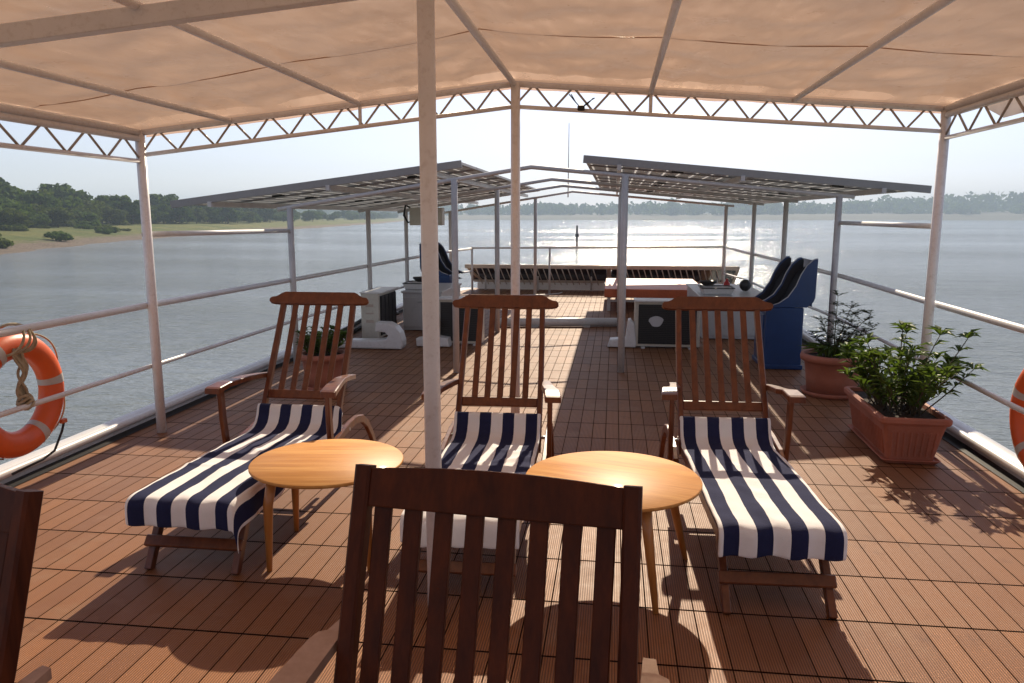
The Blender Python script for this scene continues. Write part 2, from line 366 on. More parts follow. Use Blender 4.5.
    def torus(s, R0, r, n=48, m=14, a0=0, a1=2 * PI, flat=1.0):
        """torus in the local y-z plane"""
        full = abs(a1 - a0 - 2 * PI) < 1e-6; rings = []
        for i in range(n + (0 if full else 1)):
            a = a0 + (a1 - a0) * i / n; cd = Vector((0, math.cos(a), math.sin(a)))
            rings.append([s.b.verts.new(cd * (R0 + r * math.cos(2 * PI * k / m)) + Vector((r * flat * math.sin(2 * PI * k / m), 0, 0))) for k in range(m)])
        for i in range(n):
            a, b = rings[i], rings[(i + 1) % len(rings)]
            for k in range(m):
                f = s.b.faces.new((a[k], b[k], b[(k + 1) % m], a[(k + 1) % m])); f.smooth = True
        return s
    def leaf(s, base, d, up, L, W, bend=0.2):
        base = Vector(base); d = Vector(d).normalized(); up = Vector(up)
        sd = d.cross(up)
        if sd.length < 1e-3: sd = d.cross(Vector((1, 0, 0.1)))
        sd.normalize(); up = sd.cross(d).normalized()
        m1 = base + d * L * 0.45 + up * L * bend * 0.35; tip = base + d * L - up * L * bend * 0.5
        l = base + d * L * 0.5 + sd * W / 2 + up * L * (bend * 0.35 + 0.10); r = base + d * L * 0.5 - sd * W / 2 + up * L * (bend * 0.35 + 0.10)
        v = [s.b.verts.new(p) for p in (base, l, m1, r, tip)]
        s.b.faces.new((v[0], v[2], v[1])); s.b.faces.new((v[0], v[3], v[2])); s.b.faces.new((v[1], v[2], v[4])); s.b.faces.new((v[2], v[3], v[4]))
    def quad(s, c, u, v):
        c, u, v = Vector(c), Vector(u), Vector(v)
        s.b.faces.new([s.b.verts.new(p) for p in (c - u - v, c + u - v, c + u + v, c - u + v)])
    def mesh(s, name, mat):
        me = bpy.data.meshes.new(name); bmesh.ops.recalc_face_normals(s.b, faces=s.b.faces) if len(s.b.faces) < 4000 else None
        s.b.to_mesh(me); s.b.free(); me.materials.append(mat); return me
    def build(s, name, mat, parent=None, loc=None, rotz=None, fixn=True):
        me = bpy.data.meshes.new(name)
        if fixn: bmesh.ops.recalc_face_normals(s.b, faces=s.b.faces)
        s.b.to_mesh(me); s.b.free(); me.materials.append(mat)
        o = bpy.data.objects.new(name, me); COL.objects.link(o)
        if parent is not None: o.parent = parent
        if loc is not None: o.location = loc
        if rotz is not None: o.rotation_euler = (0, 0, rotz)
        return o

def tag(o, label=None, cat=None, group=None, kind=None):
    if label: o['label'] = label
    if cat: o['category'] = cat
    if group: o['group'] = group
    if kind: o['kind'] = kind
    return o
def thing(name, label, cat, loc=(0, 0, 0), rotz=0.0, group=None):
    o = bpy.data.objects.new(name, None); COL.objects.link(o); o.empty_display_size = 0.1
    o.location = loc; o.rotation_euler = (0, 0, rotz); return tag(o, label, cat, group)
def dup(root, loc, rotz=0.0, scale=1.0, label=None, group=None):
    def cp(o, par):
        c = o.copy(); COL.objects.link(c)
        if par is not None: c.parent = par
        for ch in list(o.children): cp(ch, c)
        return c
    r = cp(root, None); r.location = loc; r.rotation_euler = (0, 0, rotz)
    r.scale = scale if isinstance(scale, tuple) else (scale, scale, scale)
    if label: r['label'] = label
    if group: r['group'] = group
    return r
def lerp(a, b, t): return a + (b - a) * t
def V(*a): return Vector(a)

# ================================================================== SETTING
WZ = -4.5
m = MB()
xs = [-2600 + 5600 * i / 4 for i in range(5)]; ys = [-600, 0, 800, 1600, 3000]
g = [[m.b.verts.new((x, y, WZ)) for x in xs] for y in ys]
for j in range(4):
    for i in range(4): m.b.faces.new((g[j][i], g[j][i + 1], g[j + 1][i + 1], g[j + 1][i]))
tag(m.build('water', M['water']), kind='structure')

# riverbank on the left: water's edge, grass shelf, wood floor behind
edge = [(-62, -20), (-85, 60), (-99.5, 114), (-113, 146), (-128.7, 197), (-140, 248), (-169, 448), (-215, 700), (-269, 955), (-330, 1250), (-420, 1560)]
def along(t):
    f = t * (len(edge) - 1); i = min(int(f), len(edge) - 2); a, b = Vector(edge[i]), Vector(edge[i + 1]); return a.lerp(b, f - i)
bankprof = [(-3, -5.2), (0, -4.5), (3, -4.2), (6, -3.75), (10, -3.3), (15, -2.7), (22, -2.1), (32, -1.6), (48, -1.1), (75, -0.8), (130, -0.2), (420, 1.0)]
m = MB(); NS = 260; rows = []
for i in range(NS + 1):
    p = along(i / NS); q = along(min(1, i / NS + 0.004)); q0 = along(max(0, i / NS - 0.004)); tdir = (q - q0).normalized(); nrm = Vector((-tdir.y, tdir.x))
    wob = noise.noise((p.x * 0.05, p.y * 0.05, 0)) * 4 + noise.noise((p.x * 0.2, p.y * 0.2, 3)) * 1.6
    row = []
    for dd, z in bankprof:
        pp = p + nrm * (dd + wob * (1 if dd > -2 else 0.5))
        zz = z + (noise.noise((pp.x * 0.15, pp.y * 0.15, 5)) * 0.45 if dd > 1 else 0)
        row.append(m.b.verts.new((pp.x, pp.y, zz)))
    rows.append(row)
for a, b in zip(rows, rows[1:]):
    for k in range(len(bankprof) - 1):
        f = m.b.faces.new((a[k], a[k + 1], b[k + 1], b[k])); f.smooth = True
tag(m.build('riverbank', M['bank']), kind='structure')

# far shore, a flat sandy terrace and low hills behind
m = MB(); rows = []
fp = [(-8, -5.2), (0, -4.5), (18, -2.5), (60, 2.5), (110, 7.0), (170, 9.5), (260, 10.5), (420, 13), (900, 20)]
for i in range(161):
    x = -900 + 3300 * i / 160
    y0 = 1430 + 18 * noise.noise((x * 0.004, 0, 0)) + 5 * noise.noise((x * 0.03, 1, 0)) + (40 if x < 300 else 0)
    low = 0.62 if x < 250 else min(1.0, 0.62 + (x - 250) / 500 * 0.38)
    rows.append([m.b.verts.new((x, y0 + dd, z if z < -2 else -2.5 + (z + 2.5) * low + 0.7 * noise.noise((x * 0.02, dd * 0.03, 2)))) for dd, z in fp])
for a, b in zip(rows, rows[1:]):
    for k in range(len(fp) - 1): m.b.faces.new((a[k], b[k], b[k + 1], a[k + 1])).smooth = True
tag(m.build('far_shore', M['shore']), kind='structure')

# the far wood along the shore reads as one hazy mass
def clump_faces(m, c, rad, n, size, rng, squash=0.8):
    for _ in range(n):
        d = Vector((rng.gauss(0, 1), rng.gauss(0, 1), rng.gauss(0, 1))).normalized()
        p = Vector(c) + Vector((d.x * rad[0], d.y * rad[1], d.z * rad[2])) * (rng.random() ** 0.33)
        nn = (d + Vector((rng.gauss(0, .5), rng.gauss(0, .5), rng.gauss(0, .5)))).normalized()
        u = nn.orthogonal().normalized(); v = nn.cross(u)
        a = rng.random() * PI; u, v = u * math.cos(a) + v * math.sin(a), v * math.cos(a) - u * math.sin(a)
        s1 = size * (0.6 + 0.8 * rng.random()); m.quad(p, u * s1, v * s1 * (0.5 + 0.4 * rng.random()))
rng = random.Random(3)
m = MB()
for i in range(1000):
    x = -800 + 3100 * rng.random(); y = 1610 + 260 * rng.random()
    g0 = 4 + (4 if x > 500 else 0)
    hh = 20 + 18 * max(0, noise.noise((x * 0.006, 7, 0)) + 0.25) + 5 * rng.random() + (8 if x > 560 else 0)
    if rng.random() < 0.06: hh += 9
    wd = 9 + 8 * rng.random()
    clump_faces(m, (x, y, g0 + hh * 0.5), (wd, wd, hh * 0.5), 26, 3.4, rng)
tag(m.build('far_wood', M['leafA'], fixn=False), kind='stuff')
o = bpy.data.objects['far_wood']; tag(o, 'hazy blue wood along the far shore of the river', 'wood')
m = MB()     # nearer copses on the right-hand shore
for (cx, cy, wx, hh) in ((640, 1560, 34, 22), (760, 1570, 26, 24), (820, 1575, 42, 16), (930, 1560, 30, 14), (1010, 1590, 36, 18), (560, 1590, 22, 17)):
    for _ in range(16):
        x = cx + rng.gauss(0, wx * 0.5); k = max(0.35, 1 - abs(x - cx) / (wx * 1.3))
        clump_faces(m, (x, cy + rng.gauss(0, 14), 6 + hh * k * 0.5), (8, 8, hh * k * 0.55), 34, 2.2, rng)
tag(m.build('shore_copse', M['leafB'], fixn=False), 'rounded copses on the right part of the far shore', 'wood', kind='stuff')

# low distant hills on the horizon
m = MB(); rows = []
for i in range(121):
    x = -2300 + 5100 * i / 120
    hgt = 34 + 26 * noise.noise((x * 0.0015, 3, 0)) + 9 * noise.noise((x * 0.006, 1, 0)) + (22 if x > 700 else 0) * min(1, (x - 700) / 500 if x > 700 else 0)
    rows.append([m.b.verts.new((x, 2450 + dd, z)) for dd, z in ((0, -6), (120, hgt * 0.7), (240, hgt), (420, -6))])
for a, b in zip(rows, rows[1:]):
    for k in range(3): m.b.faces.new((a[k], b[k], b[k + 1], a[k + 1])).smooth = True
tag(m.build('hills', M['leafA']), kind='structure')

# ------------------------------------------------------------------ haze
HZ = NT("haze_air")
pv = HZ.n("ShaderNodeVolumePrincipled"); pv.inputs['Color'].default_value = (0.66, 0.82, 1.0, 1)
pv.inputs['Density'].default_value = 0.00042; pv.inputs['Anisotropy'].default_value = 0.0
HZ.l(pv.outputs[0], HZ.out.inputs['Volume'])
m = MB(); m.box((200, 1200, 36), (5700, 3700, 84))
hz = m.build('haze', HZ.m); tag(hz, kind='stuff')

# ------------------------------------------------------------------ boat deck and hull
XL, XR = -3.82, 2.62
def inset(y): return 0.0 if y < 15.5 else 0.10 * (y - 15.5) ** 1.6
m = MB(); yl = [-10, 0, 5, 10, 15, 16, 17, 17.8, 18.3]
rows = [[m.b.verts.new((XL + inset(y), y, 0)), m.b.verts.new((XR - inset(y), y, 0))] for y in yl]
for a, b in zip(rows, rows[1:]): m.b.faces.new((a[0], a[1], b[1], b[0]))
tag(m.build('deck', M['deck']), kind='structure')
m = MB(); yl2 = [-10, 5, 15, 16, 17, 18, 18.6]
L = []
for y in yl2:
    i = inset(y) * 0.9; L.append([m.b.verts.new(p) for p in ((XL - .42 + i, y, -.03), (XR + .30 - i, y, -.03), (XR - .15 - i, y, -6.3), (XL + .1 + i, y, -6.3))])
for a, b in zip(L, L[1:]):
    for k in range(4): m.b.faces.new((a[k], a[(k + 1) % 4], b[(k + 1) % 4], b[k]))
m.b.faces.new(L[0]); m.b.faces.new(L[-1][::-1])
tag(m.build('hull', M['hull']), kind='structure')

# ================================================================== CANOPY
A0, P0, B0 = V(-3.554, 5.533, 2.326), V(-.766, 5.912, 2.682), V(2.45, 6.35, 2.503)
BACK = 10.5  # unseen rear stretch, its length chosen for how much back light it blocks
canopy = thing('canopy', 'beige fabric canopy on a cream pipe frame over the near deck', 'canopy')
def roof(s):           # s 0..2 : left eave, ridge, right eave
    return A0.lerp(P0, s) if s <= 1 else P0.lerp(B0, s - 1)
purl = [0.245, 0.59, 1.0, 1.315, 1.645]     # pipes along the boat
def sag(s, t):
    ks = [0.0] + purl + [2.0]
    for a, b in zip(ks, ks[1:]):
        if a <= s <= b:
            f = (s - a) / (b - a); return -0.022 * math.sin(PI * f) * min(1, 0.35 + t * 3)
    return 0
m = MB(); NXc, NYc = 110, 170; G = []
for j in range(NYc + 1):
    t = j / NYc; row = []
    for i in range(NXc + 1):
        s = 2 * i / NXc; p = roof(s); y = p.y + 0.06 - t * BACK
        edgef = max(0, 1 - t * BACK / 0.9)
        wr = noise.noise((s * 9, t * 3, 1)) * 0.012 + edgef * (noise.noise((s * 22, t * 14, 4)) * 0.022 + 0.012 * abs(math.sin(s * 14)) )
        wr += 0.016 * noise.noise((s * 5 + t * 22, t * 30 - s * 8, 9)) + 0.020 * max(0, 1 - t * BACK / 2.2) * (0.5 - abs(noise.noise((s * 7 + t * 6, t * 26 - s * 5, 17))) * 2) + 0.006 * max(0, 1 - t * BACK / 3) * noise.noise((s * 13 + t * 20, t * 34 - s * 8, 5))
        wr -= 0.018 * math.exp(-((s * 8 + 0.3 * math.sin(t * 9)) % 2.0 - 1.0) ** 2 * 40) * max(0, 1 - t * BACK / 1.3)
        z = p.z + 0.045 + sag(s, t) + wr
        if abs(s) < 1e-6 or abs(s - 2) < 1e-6: z = p.z + 0.02
        if t < 0.02: z = min(z, p.z + 0.012)
        row.append(m.b.verts.new((p.x, y, z)))
    G.append(row)
for a, b in zip(G, G[1:]):
    for k in range(NXc): m.b.faces.new((a[k], a[k + 1], b[k + 1], b[k])).smooth = True
m.build('canopy_sheet', M['canopy'], canopy)
# hanging hems: front edge and both eaves
m = MB(); pv_ = None
for i in range(121):
    s = 2 * i / 120; p = roof(s); zt = p.z + 0.02; dz = 0.05 + 0.012 * noise.noise((s * 12, 2, 2))
    cur = (m.b.verts.new((p.x, p.y + 0.075, zt)), m.b.verts.new((p.x, p.y + 0.09, zt - dz * 0.5)), m.b.verts.new((p.x, p.y + 0.082, zt - dz)))
    if pv_:
        for k in range(2): m.b.faces.new((pv_[k], cur[k], cur[k + 1], pv_[k + 1])).smooth = True
    pv_ = cur
for (e, sx, dz0) in ((A0, -1, 0.05), (B0, 1, 0.17)):
    pv_ = None
    for j in range(91):
        y = e.y - 0.35 - (BACK - 0.35) * j / 90; dz = dz0 * (min(1, j / 4)) + 0.012 * noise.noise((y * 3, e.x, 0))
        cur = (m.b.verts.new((e.x + sx * 0.02, y, e.z + 0.02)), m.b.verts.new((e.x + sx * 0.05, y, e.z - dz * 0.5)), m.b.verts.new((e.x + sx * 0.045, y, e.z - dz)))
        if pv_:
            for k in range(2): m.b.faces.new((pv_[k], cur[k], cur[k + 1], pv_[k + 1])).smooth = True
        pv_ = cur
m.build('hem', M['canopy'], canopy)
# sewn seam across the cloth
pts = []
for i in range(81):
    s = 2 * i / 80; p = roof(s); y = lerp(4.47, 4.42, s) if s <= 1 else lerp(4.42, 4.66, s - 1); t = (p.y + .06 - y) / BACK
    pts.append((p.x, y, p.z + 0.045 + sag(s, t) - 0.001))
m = MB(); m.tube(pts, 0.003, 6); m.build('seam', M['canopy'], canopy)
pipe = lambda nm, a, b, r, mat='cream': MB().tube([a, b], r, 12).build(nm, M[mat], canopy)
for i, s in enumerate(purl):
    p = roof(s); pipe('ridge_pipe' if s == 1.0 else 'purlin', (p.x, p.y, p.z - 0.005), (p.x, p.y - BACK, p.z - 0.005), 0.020 if s != 1 else 0.022)
for e in (A0, B0): pipe('eave_pipe', (e.x, e.y, e.z), (e.x, e.y - BACK, e.z), 0.028)
for y0, y1 in ((2.72, 3.45), (6.4, 6.9), (9.9, 10.1)):
    a, b, c = [V(p.x, p.y - yy, p.z - 0.045) for p, yy in ((A0, y0), (P0, y0), (B0, y1))]
    m = MB(); m.bar(a, b, 0.06, 0.075, (0, 1, 0)); m.build('rafter', M['cream'], canopy)
    m = MB(); m.bar(b, c, 0.06, 0.075, (0, 1, 0)); m.build('rafter', M['cream'], canopy)
def truss(name, a, b, drop, n, rc=0.020, rw=0.0085):
    t = MB(); t.tube([a, b], rc + 0.004, 12); tc = t.build('top_chord', M['cream'], canopy)
    t = MB(); dz = V(0, 0, -drop); t.tube([a + dz, b + dz], rc * 0.8, 12); t.build('bottom_chord', M['cream'], canopy)
    t = MB(); last = a + dz
    for k in range(2 * n):
        q = a.lerp(b, (k + 1) / (2 * n)) + (V(0, 0, 0) if k % 2 == 0 else dz); t.tube([last, q], rw, 8); last = q
    t.build('web_bars', M['truss'], canopy)
truss('front', A0 + V(0, 0, -.005), P0 + V(0, 0, -.005), 0.165, 10)
truss('front', P0 + V(0, 0, -.005), B0 + V(0, 0, -.005), 0.165, 11)
for e in (A0, B0):
    truss('side', V(e.x, e.y, e.z - 0.05), V(e.x, e.y - BACK + 0.4, e.z - 0.05), 0.165 if e is A0 else 0.17, 25)
for s in (0.59, 1.315): 
    p = roof(s); MB().tube([(p.x, p.y, p.z), (p.x, p.y, p.z - .17)], 0.014, 8).build('strut', M['cream'], canopy)
def cpost(x, y, z, r=0.036):
    m = MB(); m.tube([(x, y, 0.0), (x, y, z)], r, 16); o = m.build('post', M['cream'], canopy)
cpost(-3.554, 5.533, 2.33); cpost(2.45, 6.35, 2.50); cpost(-.755, 5.912, 2.68); cpost(-.722, 2.985, 2.66, 0.034)
cpost(-3.554, -2.6, 2.33); cpost(2.45, -2.0, 2.50); cpost(-.766, -2.4, 2.66)

# ================================================================== RAILINGS
def railing(name, label, rails, posts, mat='white', feet=True):
    t = thing(name, label, 'railing')
    for nm, pts, r in rails: MB().tube(pts, r, 12).build(nm, M[mat], t)
    for p in posts: MB().tube([(p[0], p[1], 0), p], 0.024, 12).build('post', M[mat], t)
    return t
rl = railing('railing', 'white two pipe railing along the left side of the deck',
    [('top_rail', [(-3.6, -9.5, 1.017), (-3.6, 5.5, 1.017), (-3.6, 8.2, .995), (-3.6, 12.9, .97), (-3.5, 15.4, .97), (-3.13, 16.9, 1.0)], 0.026),
     ('lower_rail', [(-3.6, -9.5, .536), (-3.6, 5.5, .536), (-3.6, 8.2, .53), (-3.6, 12.9, .5), (-3.5, 15.4, .5), (-3.13, 16.9, .5)], 0.018),
     ('upper_rail', [(-3.56, 5.5, 1.565), (-3.56, 8.2, 1.545)], 0.022)],
    [(-3.6, 0.6, 1.0), (-3.6, -3.0, 1.0)])
rr = railing('railing', 'white two pipe railing along the right side of the deck',
    [('top_rail', [(2.5, -9.5, 1.017), (2.5, 5.0, 1.017), (2.53, 6.5, 1.017), (2.62, 9.3, 1.017), (2.58, 12.7, 1.017), (2.5, 15.5, 1.02), (2.33, 16.9, 1.06)], 0.026),
     ('lower_rail', [(2.48, -9.5, .536), (2.48, 5.0, .536), (2.53, 6.6, .536), (2.6, 9.3, .53), (2.56, 12.7, .5), (2.5, 15.5, .5), (2.33, 16.9, .5)], 0.018),
     ('upper_rail', [(2.47, 6.35, 1.625), (2.49, 9.1, 1.63)], 0.022)],
    [(2.5, 1.2, 1.0), (2.5, -3.0, 1.0)])
rb = railing('railing', 'thin grey pipe railing across the bow end of the deck',
    [('top_rail', [(-3.13, 16.9, 1.01), (2.33, 16.9, 1.06)], 0.020), ],
    [(-3.13, 16.9, 1.04), (-1.4, 16.9, 1.02)], 'grey')

# curbs
def curb(label, x0, sgn):
    t = thing('curb', label, 'curb')
    ylist = [-10, 0, 5, 10, 14, 15.5, 16.5, 17.3]
    P = lambda off, z: [(x0 + sgn * off - sgn * inset(y), y, z) for y in ylist]
    m = MB(); prof = [(0.03, -.02), (0.03, 0.06), (0.05, 0.085), (0.12, 0.098), (0.16, 0.085), (0.18, 0.03), (0.18, -.05)]
    rows = [[m.b.verts.new(q) for q in [(x0 + sgn * o - sgn * inset(y), y, z) for o, z in prof]] for y in ylist]
    for a, b in zip(rows, rows[1:]):
        for k in range(len(prof) - 1): m.b.faces.new((a[k], a[k + 1], b[k + 1], b[k])).smooth = True
    m.build('coaming', M['white'], t)
    MB().tube(P(0.010, 0.075), 0.030, 12).build('edge_pipe', M['white'], t)
    m = MB(); rows = [[m.b.verts.new((x0 - sgn * 0.07 - sgn * inset(y), y, 0.006)), m.b.verts.new((x0 + sgn * 0.035 - sgn * inset(y), y, 0.008))] for y in ylist]
    for a, b in zip(rows, rows[1:]): m.b.faces.new((a[0], a[1], b[1], b[0]))
    m.build('scupper_channel', M['black'], t)
curb('white curved curb with pipe edge at the left deck edge', XL, -1)
curb('white curb with pipe edge at the right deck edge beside the planters', XR, 1)

# ================================================================== SOLAR FRAME AND PANELS
sf = thing('pipe_pergola', 'grey pipe pergola of gabled bars and posts carrying the solar panels', 'pergola')
rowsY = [(8.2, 9.1), (10.94, 11.8), (13.0, 14.4), (16.6, 16.95)]
XO_L, XO_R, XA = -3.554, 2.47, -.885
for k, (yl_, yr_) in enumerate(rowsY):
    yat = lambda x: yl_ + (yr_ - yl_) * (x - XO_L) / (XO_R - XO_L)
    xr = XO_R if k < 3 else 2.33
    zl, zr, za = 1.80, 1.93, 2.215
    yap = yat(XA) - 0.35
    a, b, c = V(XO_L, yl_, zl), V(XA, yap, za), V(xr, yr_, zr)
    MB().tube([a + V(-.14, 0, -.022), a, b, c, c + V(.16, 0, -.014)], 0.023, 10).build('cross_pipe', M['grey'], sf)
    MB().tube([(XO_L, yl_, 0), a], 0.034, 12).build('post', M['grey'], sf)
    MB().tube([(xr, yr_, 0), c], 0.036, 12).build('post', M['grey'], sf)
    for xi in (-1.70, 0.10):
        yi = (yat(xi) - 0.3) if k == 0 else yat(xi)
        if xi > 0 and k == 0: yi = 8.44
        zi = (zl + (za - zl) * (xi - XO_L) / (XA - XO_L)) if xi < XA else za + (zr - za) * (xi - XA) / (xr - XA)
        MB().tube([(xi, yi, 0), (xi, yi, zi)], 0.036, 12).build('post', M['grey'], sf)
for (xa, za_, xb, zb) in ((-1.66, 2.205, -4.95, 1.775), (-.345, 2.245, 3.44, 1.935)):
    for f in (0.10, 0.45, 0.86):
        x = lerp(xa, xb, f); z = lerp(za_, zb, f) - 0.0
        y0 = 8.36 + (.20 if xb > xa else .06) * (x - xa); m = MB(); m.bar((x, y0, z), (x, 17.7, z), 0.045, 0.06, (1, 0, 0)); m.build('panel_beam', M['grey'], sf)
for (xa, za_, xb, zb) in ((-1.66, 2.275, -4.95, 1.845), (-.345, 2.315, 3.44, 2.005)):
    m = MB(); m.bar((xa, 8.395, za_ - .012), (xb, 8.395 + (.20 if xb > xa else .06) * (xb - xa), zb - .012), .028, .082, (0, 1, 0)); m.build('edge_beam', M['panelframe'], sf)
MB().tube([(-.99, 16.5, 2.1), (-.985, 16.5, 3.62)], [0.012, 0.006], 8).build('antenna', M['grey'], sf)

# one panel, then copies
PW, PD = 1.70, 0.972
def make_module(sh):
    pz = thing('solar_module', 'x', 'solar panel', (0, 0, 0), 0, 'solar panels in the two roof arrays')
    def sheared(m, nm, mat):
        for v in m.b.verts: v.co.y += sh * v.co.x
        return m.build(nm, mat, pz)
    m = MB()
    for sx in (-1, 1): m.box((sx * (PW / 2 - .0175), 0, 0), (.035, PD, .034), None, .002, 1)
    for sy in (-1, 1): m.box((0, sy * (PD / 2 - .0175), 0), (PW - .072, .035, .034), None, .002, 1)
    sheared(m, 'frame', M['panelframe'])
    m = MB(); m.quad((0, 0, -.004), ((PW - .07) / 2, 0, 0), (0, (PD - .07) / 2, 0)); sheared(m, 'backsheet', M['backsheet'])
    m = MB(); cw, cd = (PW - .09) / 10, (PD - .09) / 6
    for i in range(10):
        for q in range(6): m.box(((i - 4.5) * cw, (q - 2.5) * cd, .006), (cw * .86, cd * .86, .004))
    sheared(m, 'cells', M['paneldark'])
    m = MB(); m.box((.1, .22, -.022), (.13, .09, .022), None, .004, 1); sheared(m, 'junction_box', M['black'])
    return pz
ordn = ['first', 'second', 'third', 'fourth', 'fifth', 'sixth', 'seventh', 'eighth', 'ninth']
for side, (xa, za_, xb, zb) in (('left', (-1.66, 2.275, -4.95, 1.845)), ('right', (-.345, 2.315, 3.44, 2.005))):
    ang = math.atan2(zb - za_, xb - xa) if xb > xa else math.atan2(za_ - zb, xa - xb)
    sh = .06 if side == 'left' else .20; pz = make_module(sh); first = True; xin = xa
    for j in range(9):
        for c in range(2):
            f = 0.25 + 0.5 * c; x = lerp(xa, xb, f); z = lerp(za_, zb, f)
            y = 8.42 + PD / 2 + j * 1.0 + (sh * (x - xin) if side == 'right' else sh * (x - xin))
            lab = '%s solar panel in the %s row from the camera of the %s roof array' % ('inner' if c == 0 else 'outer', ordn[j], side)
            o = pz if first else dup(pz, (x, y, z), 0, 1.0, lab)
            if first: o['label'] = lab; o.location = (x, y, z); first = False
            o.rotation_euler = (0, -ang, 0); o.scale = ((abs(xb - xa) / 2 - .012) / PW, 1, 1)
# electric box under the left array
t = thing('electric_box', 'grey electric box hung under the left solar array by a post', 'box', (-3.12, 12.75, 1.70))
MB().box((0, 0, 0), (.56, .2, .29), None, .012, 2).build('casing', M['ac'], t)
MB().tube([(-.26, -.02, .12), (-.36, -.02, .2), (-.40, 0, .02), (-.33, 0, -.1), (-.28, 0, -.08)], .018, 8).build('cable', M['black'], t)

# ================================================================== STEAMER CHAIRS
def bw(bm_name, mb, mat, par): return mb.build(bm_name, mat, par)
def steamer(label, loc, rot, tip, ft=-.07):
    t = thing('steamer_chair', label, 'deck chair', loc, rot, 'reclining deck chairs with striped towels')
    W = M['teak']
    yb0, zb0, yb1, zb1 = 1.30, 0.28, 1.80, 1.09
    bd = (V(0, yb1, zb1) - V(0, yb0, zb0)); bl = bd.length; bd.normalize()
    nb = V(1, 0, 0).cross(bd)
    pb = lambda w, x=0.0, off=0.0: V(x, yb0, zb0) + bd * w + nb * off
    # slatted seat and side rails
    m = MB()
    for k in range(15): m.box((0, 0.03 + k * 0.092, 0.338 - 0.012 * k / 15), (0.47, 0.062, 0.016), None, .003, 1)
    m.build('seat', W, t)
    for sx in (-1, 1):
        m = MB(); m.bar((sx * .25, -.01, .335), (sx * .25, 1.50, .315), .028, .055, (1, 0, 0)); m.build('side_rail', W, t)
        m = MB(); m.bar((sx * .222, .22, .33), (sx * .222, ft, 0), .034, .045, (1, 0, 0)); m.build('leg', W, t)
        pts = [(tip + .02, .285), (1.25, .325), (1.45, .355), (1.58, .360), (1.70, .335), (1.80, .275), (1.89, .18), (1.96, .08), (2.0, 0.0)]
        m = MB(); m.sweep([V(sx * .308, *q) for q in pts], .030, [.045, .05, .052, .055, .055, .054, .052, .05, .046]); m.build('leg', W, t)
        m = MB(); m.tube([(sx * .24, 1.42, .338), (sx * .325, 1.42, .338)], .011, 8); m.build('bolt', M['steel'], t)
    m = MB(); m.box((0, lerp(ft, .22, .41) - .045, .135), (.50, .024, .055), Euler((R(-40), 0, 0)).to_matrix(), .004, 1); m.build('stretcher', W, t)
    # backrest
    for sx in (-1, 1):
        m = MB(); q = [pb(0, sx * .255), pb(bl * .45, sx * .255), pb(bl * .75, sx * .252, .006), pb(bl, sx * .247, .022)]
        m.sweep(q, .034, .042)
        m.build('stile', W, t)
    for k in range(5):
        x = (k - 2) * .080
        m = MB(); q = [pb(.33, x), pb(bl * .6, x, .002), pb(bl * .85, x, .012), pb(bl + .01, x, .022)]
        m.sweep(q, .038, .014)
        m.build('slat', W, t)
    m = MB(); m.box(pb(.315), (.476, .024, .058), Euler((-math.atan2(bd.y, bd.z), 0, 0)).to_matrix(), .004, 1); m.build('bottom_rail', W, t)
    half = [(.0, 0.0), (.235, 0.0), (.315, .004), (.340, .010), (.352, .024), (.350, .040), (.338, .052), (.310, .056), (.290, .066), (.268, .083), (.245, .092), (.0, .100)]
    poly = half[1:-1]; poly = poly + [(-x, y) for x, y in poly[::-1]]
    m = MB(); m.prism(poly, pb(bl + .002, 0, .022), (1, 0, 0), bd, .030, .005); m.build('top_rail', W, t)
    # arms: bent boards flaring out towards the sitter's hands
    for sx in (-1, 1):
        ys = [1.60, 1.45, 1.30, tip + .12, tip + .02, tip]
        sec = [(.660, .290, .046), (.682, .297, .055), (.698, .310, .070), (.702, .345, .090), (.692, .356, .094), (.686, .358, .088)]
        m = MB(); rows = []
        for y, (z, xc, wd) in zip(ys, sec):
            th = .026 if y > tip + .05 else .03
            rows.append([m.b.verts.new((sx * (xc + a * wd / 2), y, z + b)) for a, b in ((-1, 0), (-.88, .004), (.88, .004), (1, 0), (1, -th), (-1, -th))])
        for a, b in zip(rows, rows[1:]):
            for k in range(6): m.b.faces.new((a[k], a[(k + 1) % 6], b[(k + 1) % 6], b[k]))
        m.b.faces.new(rows[0]); m.b.faces.new(rows[-1]); m.build('armrest', W, t)
        m = MB(); m.sweep([(sx * .338, tip + .06, .674), (sx * .336, tip + .07, .5), (sx * .332, tip + .10, .262)], .028, .05); m.build('arm_post', W, t)
    return t

